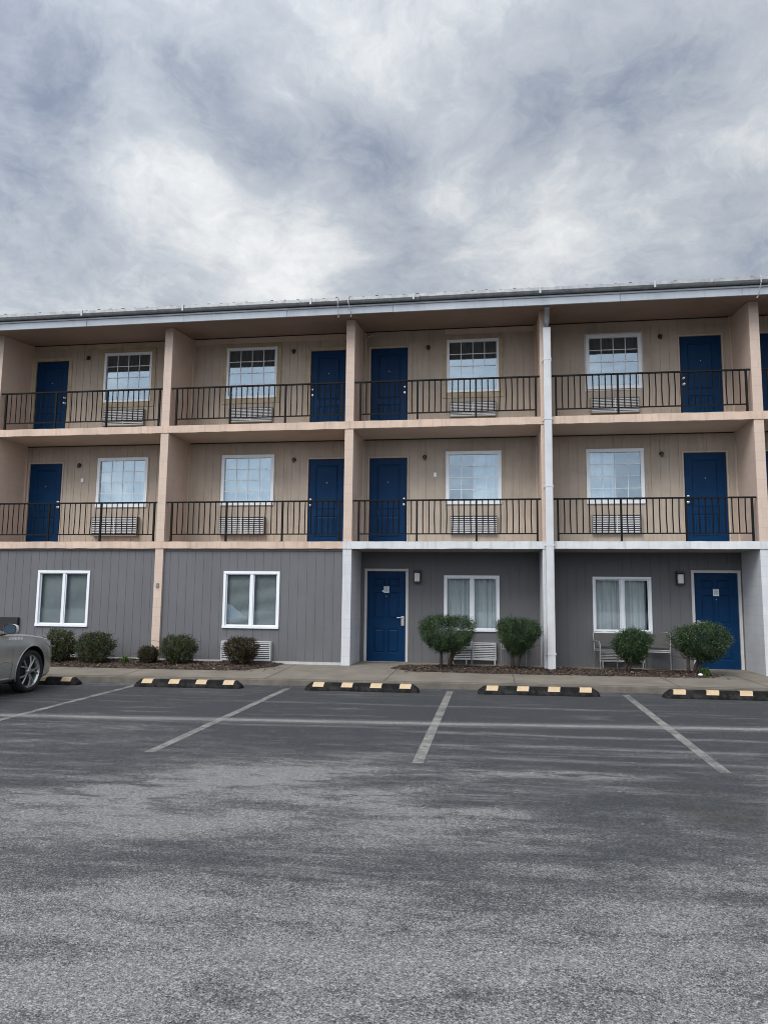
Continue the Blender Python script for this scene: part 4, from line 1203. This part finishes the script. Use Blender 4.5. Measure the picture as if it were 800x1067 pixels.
# cabin
prof = [(-.62, 1.055, .80), (-1.05, 1.28, .715), (-1.42, 1.44, .63), (-1.85, 1.505, .605), (-2.35, 1.50, .60), (-2.85, 1.43, .61), (-3.25, 1.28, .66), (-3.62, 1.085, .74)]
mb = MB(); cs = []
for y, z, w in prof:
    zb = 1.0; wb = .855
    wbt = wb if -3.4 < y < -.7 else .80
    cs.append([(-wbt, y, zb), (-w-.02, y, z-.05 if z > 1.1 else z), (-w+.04, y, z-.008), (-w*.5, y, z+.012), (0, y, z+.018), (w*.5, y, z+.012), (w-.04, y, z-.008), (w+.02, y, z-.05 if z > 1.1 else z), (wbt, y, zb)])
for s, t in zip(cs, cs[1:]):
    for i in range(8): mb.quad(s[i], s[i+1], t[i+1], t[i])
mb.poly(cs[0]); mb.poly(list(reversed(cs[-1])))
mb.build('roof', M['car'], car, smooth=True, angle=38)
def on_side(y, f, s, off=.006):
    for (y0_, z0_, w0_), (y1_, z1_, w1_) in zip(prof, prof[1:]):
        if y1_ <= y <= y0_:
            t = (y-y0_)/(y1_-y0_); z = z0_+(z1_-z0_)*t-.05; w = w0_+(w1_-w0_)*t+.02
            return (s*(.855+(w-.855)*f+off), y, 1.0+(z-1.0)*f)
for s in (-1, 1):
    for ya, yb2, nm_ in ((-.98, -1.95, 'side_window'), (-2.03, -3.0, 'side_window')):
        mb = MB(); n = 8
        for q in range(n):
            a, c = ya+(yb2-ya)*q/n, ya+(yb2-ya)*(q+1)/n
            mb.quad(on_side(a, .12, s), on_side(c, .12, s), on_side(c, .93, s), on_side(a, .93, s))
        mb.build(nm_, M['car_glass'], car, normals=False)
    mb = MB(); mb.tube([on_side(-.9, .06, s, .012), on_side(-2, .06, s, .012), on_side(-3.2, .08, s, .012)], .010, 6); mb.build('window_trim', M['chrome'], car)
for idx, nm_ in (((0, 1, 2), 'windscreen'), ((5, 6, 7), 'rear_window')):
    mb = MB()
    for a, c in zip(idx, idx[1:]):
        for i in (2, 3, 4, 5):
            up = .008
            def e(p): return (p[0]*.97, p[1]+(.008 if nm_ == 'windscreen' else -.008), p[2]+up)
            mb.quad(e(cs[a][i]), e(cs[a][i+1]), e(cs[c][i+1]), e(cs[c][i]))
    mb.build(nm_, M['car_glass'], car, normals=False)
# doors drawn by their shut lines, handles, sill
def side_pt(y, t, s, off=.002):
    w_, zs_, zb_ = lerp(T_w, y), lerp(T_sho, y), lerp(T_bot, y)
    P_ = [(0, .955), (.17, .975), (.32, .985), (.48, .997), (.62, 1), (.76, .999), (.93, .985), (1.0, .972)]
    for (a1, p1), (a2, p2) in zip(P_, P_[1:]):
        if a1 <= t <= a2: return (s*(w_*(p1+(p2-p1)*(t-a1)/(a2-a1))+off), y, zb_+(zs_-zb_)*t)
for s in (-1, 1):
    for path in ([(-.56, .12), (-.54, .4), (-.56, .7), (-.62, .98)], [(-1.98, .12), (-1.98, .5), (-1.98, .98)], [(-2.92, .98), (-2.80, .7), (-2.55, .45), (-2.42, .12)]):
        mb = MB(); mb.tube([side_pt(y, t, s, -.001) for y, t in path], .005, 5); mb.build('shut_line', M['trim_black'], car)
    mb = MB(); mb.tube([side_pt(-.60, .10, s), side_pt(-1.5, .10, s), side_pt(-2.4, .10, s)], .014, 6); mb.build('sill_trim', M['car'], car)
    mb = MB(); mb.tube([side_pt(-.6, .47, s, -.004), side_pt(-1.6, .50, s, -.004), side_pt(-2.5, .52, s, -.004)], .009, 6); mb.build('door_crease', M['car'], car)
    for y in (-1.80, -2.75):
        mb = MB(); p = side_pt(y, .84, s, .02); q = side_pt(y+.19, .84, s, .02)
        mb.tube([side_pt(y, .84, s, 0), p, q, side_pt(y+.19, .84, s, 0)], .012, 6); mb.build('handle', M['chrome'], car)
    # lettering strip low on the wing, chrome shine painted white (too small to read)
    mb = MB()
    for q in range(5):
        y = -.33-.075*q; p = side_pt(y, .965, s, .004)
        mb.box(min(p[0], p[0]+s*.006), max(p[0], p[0]+s*.006), y-.022, y+.022, p[2]-.022, p[2]+.020)
    mb.build('wing_badge', M['vinyl'], car)
    # mirror
    mb = MB(); o3 = Vector((s*1.035, -.80, 1.135))
    nn = 14
    rings = []
    for (dy, sc_) in ((.10, .15), (.085, .55), (.04, .9), (-.01, 1), (-.045, 1)):
        rings.append([(o3.x+math.copysign(abs(math.cos(2*math.pi*i/nn))**.7, math.cos(2*math.pi*i/nn))*.125*sc_, o3.y+dy, o3.z+math.copysign(abs(math.sin(2*math.pi*i/nn))**.7, math.sin(2*math.pi*i/nn))*.085*sc_) for i in range(nn)])
    for r_, t_ in zip(rings, rings[1:]):
        for i in range(nn): mb.quad(r_[i], r_[(i+1) % nn], t_[(i+1) % nn], t_[i])
    mb.poly(rings[0])
    mi = mb.build('mirror', M['vinyl'] if s > 0 else M['car'], car, smooth=True, angle=50)
    mb = MB(); mb.poly([(o3.x+(x-o3.x)*.80, o3.y-.040, o3.z+(z-o3.z)*.78) for x, y, z in rings[-1]]); mb.build('mirror_glass', M['car_glass'], mi)
    mb = MB(); mb.poly([(x, o3.y-.038, z) for x, y, z in rings[-1]]); mb.build('mirror_back', M['trim_black'], mi)
    mb = MB(); mb.tube([(s*.85, -.84, 1.04), (s*.95, -.82, 1.065), (s*1.0, -.80, 1.08)], [.03, .025, .025], 8); mb.build('mirror_arm', M['trim_black'], mi)
    # lamps
    mb = MB()
    P4 = []
    for y, t0, t1 in ((.86, .72, 1.0), (.80, .74, 1.0), (.70, .78, 1.0), (.58, .84, 1.0), (.44, .93, 1.0)):
        P4.append((side_pt(y, min(t0, 1), s, .006), side_pt(y, t1, s, .006)))
    for (a, c), (d_, e_) in zip(P4, P4[1:]): mb.quad(a, d_, e_, c)
    mb.build('headlight', M['lamp_clear'], car, normals=False)
    mb = MB(); P4 = [(side_pt(y, .62, s, .006), side_pt(y, .95, s, .006)) for y in (-4.0, -3.93, -3.8, -3.66)]
    for (a, c), (d_, e_) in zip(P4, P4[1:]): mb.quad(a, d_, e_, c)
    mb.build('tail_light', M['lamp_red'], car, normals=False)
mb = MB(); mb.box(-.42, .42, .925, .945, .46, .66); gr_ = mb.build('grille', M['trim_black'], car, bevel=.02)
mb = MB()
for q in range(9): mb.box(-.40+q*.1-.006, -.40+q*.1+.006, .944, .953, .475, .645)
mb.build('grille_bar', M['chrome'], gr_)
mb = MB(); mb.box(-.16, .16, -4.075, -4.055, .62, .77); mb.build('number_plate', M['plate'], car)
# wheels
def make_wheel():
    mb = MB()
    # spokes and hub, outward = +x
    for q in range(5):
        for dv in (-.20, .20):
            a = 2*math.pi*q/5+dv*.62; a2 = 2*math.pi*q/5+dv*1.25
            ax_, rad = [], []
            p0 = (.060, math.cos(a)*.05, math.sin(a)*.05); p1 = (.075, math.cos(a)*.15, math.sin(a)*.15); p2 = (.062, math.cos(a2)*.262, math.sin(a2)*.262)
            mb.tube([p0, p1, p2], [.017, .015, .019], 6)
    mb.lathe([(.03, .001), (.03, .065), (.065, .062), (.085, .045), (.09, .001)], (0, 0, 0), 'x', 20)
    w = mb.build('wheel', M['alloy'], car, smooth=True, angle=45)
    mb = MB(); mb.lathe([(-.10, .255), (.05, .255), (.072, .27), (.085, .282), (.080, .293), (.06, .290)], (0, 0, 0), 'x', 44); mb.build('rim', M['alloy'], w, smooth=True, angle=50)
    mb = MB(); mb.lathe([(.0, .001), (.0, .252)], (0, 0, 0), 'x', 30); mb.lathe([(.02, .05), (.022, .17), (.01, .17)], (0, 0, 0), 'x', 30); mb.build('brake_disc', M['trim_black'], w, smooth=True, angle=50)
    mb = MB(); mb.lathe([(-.115, .27), (-.12, .33), (-.09, .365), (-.03, TR), (.03, TR), (.085, .365), (.108, .335), (.110, .31), (.09, .287)], (0, 0, 0), 'x', 48); mb.build('tyre', M['tyre'], w, smooth=True, angle=60)
    return w
w0 = make_wheel(); first = True
for y in (AX, -WB):
    for s in (1, -1):
        if first: o = w0; first = False
        else:
            o = w0.copy(); COL.objects.link(o)
            for g in kids(w0):
                d2_ = g.copy(); COL.objects.link(d2_); d2_.parent = o
        o.location = (s*.80, y, TR); o.rotation_euler = (0, 0, 0 if s > 0 else math.pi)
# ------------------------------------------------------------------ tree line across the road, behind the camera (mirrored in the windows)
m, nt, b = new_mat('far_tree_foliage')
L(nt, mixc(nt, noise(nt, pos(nt), .8, 6, .7), (.02, .03, .015), (.06, .075, .035)), b.inputs['Base Color']); b.inputs['Roughness'].default_value = .9
M['fartree'] = m
rnd = random.Random(5)
v = []; f = []
n = 620
for row, (yy, hh) in enumerate(((-105, 8.5), (-115, 10))):
    base = len(v); hs = [rnd.uniform(.55, 1) for _ in range(90)]
    for i in range(n+1):
        x = -180+360*i/n; t = (x+180)/360*88; k = int(t); fr = t-k
        crown = math.sqrt(max(0, 1-(2*fr-1)**2))
        h = hh*(.45+.55*hs[k]*crown)+rnd.uniform(-.25, .25)
        for q, (dy, dz) in enumerate(((4, -1.2), (3.2, .35), (2.0, .75), (0, 1.0), (-4, -.5))):
            v.append((x+rnd.uniform(-.3, .3), yy+dy+rnd.uniform(-1, 1), (h*dz if dz > 0 else dz)+(rnd.uniform(-.3, .3) if dz > 0 else 0)))
    for i in range(n):
        for q in range(4): a = base+i*5+q; f.append((a, a+5, a+6, a+1))
me = bpy.data.meshes.new('distant_treeline'); me.from_pydata(v, [], f); me.materials.append(M['fartree'])
o = bpy.data.objects.new('distant_treeline', me); COL.objects.link(o); tag(o, 'dark belt of far trees across the road', 'trees', kind='stuff')

# ------------------------------------------------------------------ camera
cam = bpy.data.cameras.new('camera'); co = bpy.data.objects.new('camera', cam); COL.objects.link(co); sc.camera = co
yaw, pit, rol, fpx = .1497, .1168, .0110, 766.0
C0 = Vector((0, -16.05, 1.472))
fwd = Vector((-math.sin(yaw)*math.cos(pit), math.cos(yaw)*math.cos(pit), math.sin(pit)))
r0 = Vector((math.cos(yaw), math.sin(yaw), 0)); u0 = r0.cross(fwd)
r1 = r0*math.cos(rol)+u0*math.sin(rol); u1 = -r0*math.sin(rol)+u0*math.cos(rol)
mt = Matrix((r1, u1, -fwd)).transposed().to_4x4(); mt.translation = C0
co.matrix_world = mt
cam.sensor_fit = 'VERTICAL'; cam.sensor_height = 24; cam.lens = fpx/1067*24
cam.clip_end = 4000; cam.clip_start = .05

# ------------------------------------------------------------------ sky and sun
SUN_EL, SUN_AZ = R(48), R(205)   # azimuth measured clockwise from +Y: behind the camera, a little left
sd = Vector((math.sin(SUN_AZ)*math.cos(SUN_EL), math.cos(SUN_AZ)*math.cos(SUN_EL), math.sin(SUN_EL)))
sun = bpy.data.lights.new('sun', 'SUN'); so = bpy.data.objects.new('sun', sun); COL.objects.link(so)
sun.energy = 1.5; sun.angle = R(30); sun.color = (1, .96, .90)
so.rotation_euler = (-sd).to_track_quat('-Z', 'Y').to_euler(); so.location = (0, 0, 30)

w = bpy.data.worlds.new('World'); sc.world = w; w.use_nodes = True
nt = w.node_tree; nt.nodes.clear()
out = nt.nodes.new('ShaderNodeOutputWorld')
sky = nt.nodes.new('ShaderNodeTexSky'); sky.sky_type = 'NISHITA'; sky.sun_disc = False
sky.sun_elevation = SUN_EL; sky.sun_rotation = SUN_AZ; sky.air_density = 1.0; sky.dust_density = 2.5
bg1 = nt.nodes.new('ShaderNodeBackground'); bg1.inputs[1].default_value = .075; L(nt, sky.outputs[0], bg1.inputs[0])
tc = nt.nodes.new('ShaderNodeTexCoord')
def dirv(u, v):
    d = fwd*fpx + r1*(u-400) + u1*(533.5-v); d.normalize(); return d
def lobe(d, width, amt):
    dp_ = nt.nodes.new('ShaderNodeVectorMath'); dp_.operation = 'DISTANCE'; L(nt, tc.outputs['Generated'], dp_.inputs[0]); dp_.inputs[1].default_value = d
    r = nt.nodes.new('ShaderNodeMapRange'); r.interpolation_type = 'SMOOTHERSTEP'; r.inputs[1].default_value = width; r.inputs[2].default_value = 0
    r.inputs[3].default_value = 0; r.inputs[4].default_value = amt; L(nt, dp_.outputs['Value'], r.inputs[0]); return r.outputs[0]
# cloud deck coordinates: direction projected on a high plane, so clouds flatten toward the horizon
sx = nt.nodes.new('ShaderNodeSeparateXYZ'); L(nt, tc.outputs['Generated'], sx.inputs[0])
den = mathn(nt, 'ADD', mathn(nt, 'MAXIMUM', sx.outputs[2], .0), .28)
cb = nt.nodes.new('ShaderNodeCombineXYZ'); L(nt, mathn(nt, 'DIVIDE', sx.outputs[0], den), cb.inputs[0]); L(nt, mathn(nt, 'DIVIDE', sx.outputs[1], den), cb.inputs[1])
_wn = nt.nodes.new('ShaderNodeTexNoise'); _wn.inputs['Scale'].default_value = 2.2; _wn.inputs['Detail'].default_value = 5; _wn.inputs['Roughness'].default_value = .6; L(nt, cb.outputs[0], _wn.inputs['Vector'])
_ws = nt.nodes.new('ShaderNodeVectorMath'); _ws.operation = 'SUBTRACT'; L(nt, _wn.outputs['Color'], _ws.inputs[0]); _ws.inputs[1].default_value = (.5, .5, .5)
_wk = nt.nodes.new('ShaderNodeVectorMath'); _wk.operation = 'SCALE'; L(nt, _ws.outputs[0], _wk.inputs[0]); _wk.inputs['Scale'].default_value = .28
_wa = nt.nodes.new('ShaderNodeVectorMath'); _wa.operation = 'ADD'; L(nt, cb.outputs[0], _wa.inputs[0]); L(nt, _wk.outputs[0], _wa.inputs[1])
def mpw(scale, rot=0, loc=(0,0,0)):
    q = nt.nodes.new('ShaderNodeMapping'); q.inputs['Scale'].default_value = scale; q.inputs['Rotation'].default_value = (0, 0, rot); q.inputs['Location'].default_value = loc
    L(nt, _wa.outputs[0], q.inputs[0]); return q.outputs[0]
n1 = noise(nt, mpw((1, .85, 1), .5, (2.3, .4, 0)), 2.6, 12, .62, .7)
n2 = noise(nt, mpw((1.0, .9, 1), .7, (7, 3, 0)), 5.2, 12, .64, .6)
n3 = noise(nt, mpw((1.0, .9, 1), .6, (4, 9, 0)), 11.5, 10, .66, .4)
dens = mathn(nt, 'ADD', mathn(nt, 'ADD', mathn(nt, 'MULTIPLY', n1, .38), mathn(nt, 'MULTIPLY', n2, .38)), mathn(nt, 'MULTIPLY', n3, .24))
SKYB = [(270, 285, .15, .17), (335, 240, .13, .15), (150, 170, .14, .16), (230, 220, .10, .12), (130, 290, .12, .04), (660, 190, .24, .09), (540, 230, .18, .08), (760, 160, .16, .06), (480, 40, .26, .03), (350, 30, .14, .03), (290, 90, .08, .07), (110, 20, .09, .05),
        (610, 118, .15, -.15), (690, 105, .12, -.11), (510, 132, .13, -.12), (400, 165, .12, -.12), (300, 170, .11, -.10), (215, 95, .10, -.13), (40, 70, .22, -.16), (20, 200, .18, -.05), (70, 250, .14, -.07), (720, 270, .18, -.07), (420, 250, .10, -.09), (760, 40, .12, -.07), (100, 110, .1, -.08)]
for u, v_, wd, am in SKYB: dens = mathn(nt, 'ADD', dens, lobe(dirv(u, v_), wd, am))
fine = noise(nt, mpw((1.0, .9, 1), .3, (1, 5, 0)), 22, 6, .6, .2)
dens = mathn(nt, 'ADD', mathn(nt, 'MULTIPLY', mathn(nt, 'ADD', dens, -.5), 1.26), mathn(nt, 'ADD', mathn(nt, 'MULTIPLY', mathn(nt, 'ADD', fine, -.5), .20), .485))
cloudc = ramp(nt, dens, [(.16, (.19, .215, .27)), (.34, (.25, .277, .325)), (.50, (.325, .352, .39)), (.63, (.435, .452, .472)), (.80, (.56, .568, .572))])
# the deck is brighter toward the hidden sun (behind the camera)
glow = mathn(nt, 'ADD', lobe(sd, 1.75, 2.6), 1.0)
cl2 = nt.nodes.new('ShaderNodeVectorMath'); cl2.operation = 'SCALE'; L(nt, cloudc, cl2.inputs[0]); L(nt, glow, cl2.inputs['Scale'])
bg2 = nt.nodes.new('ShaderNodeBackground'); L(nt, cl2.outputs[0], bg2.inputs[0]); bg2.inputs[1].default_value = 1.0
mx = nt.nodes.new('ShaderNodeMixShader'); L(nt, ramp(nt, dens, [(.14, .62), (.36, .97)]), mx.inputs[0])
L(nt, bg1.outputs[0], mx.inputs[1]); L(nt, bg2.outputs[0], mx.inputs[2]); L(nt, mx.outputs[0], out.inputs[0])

sc.view_settings.view_transform = 'Standard'; sc.view_settings.look = 'None'
sc.view_settings.exposure = .62; sc.view_settings.gamma = 1; sc.view_settings.use_curve_mapping = False
sc.cycles.max_bounces = 8; sc.cycles.transparent_max_bounces = 12
sc.cycles.use_denoising = True
sc.cycles.filter_width = 1.0
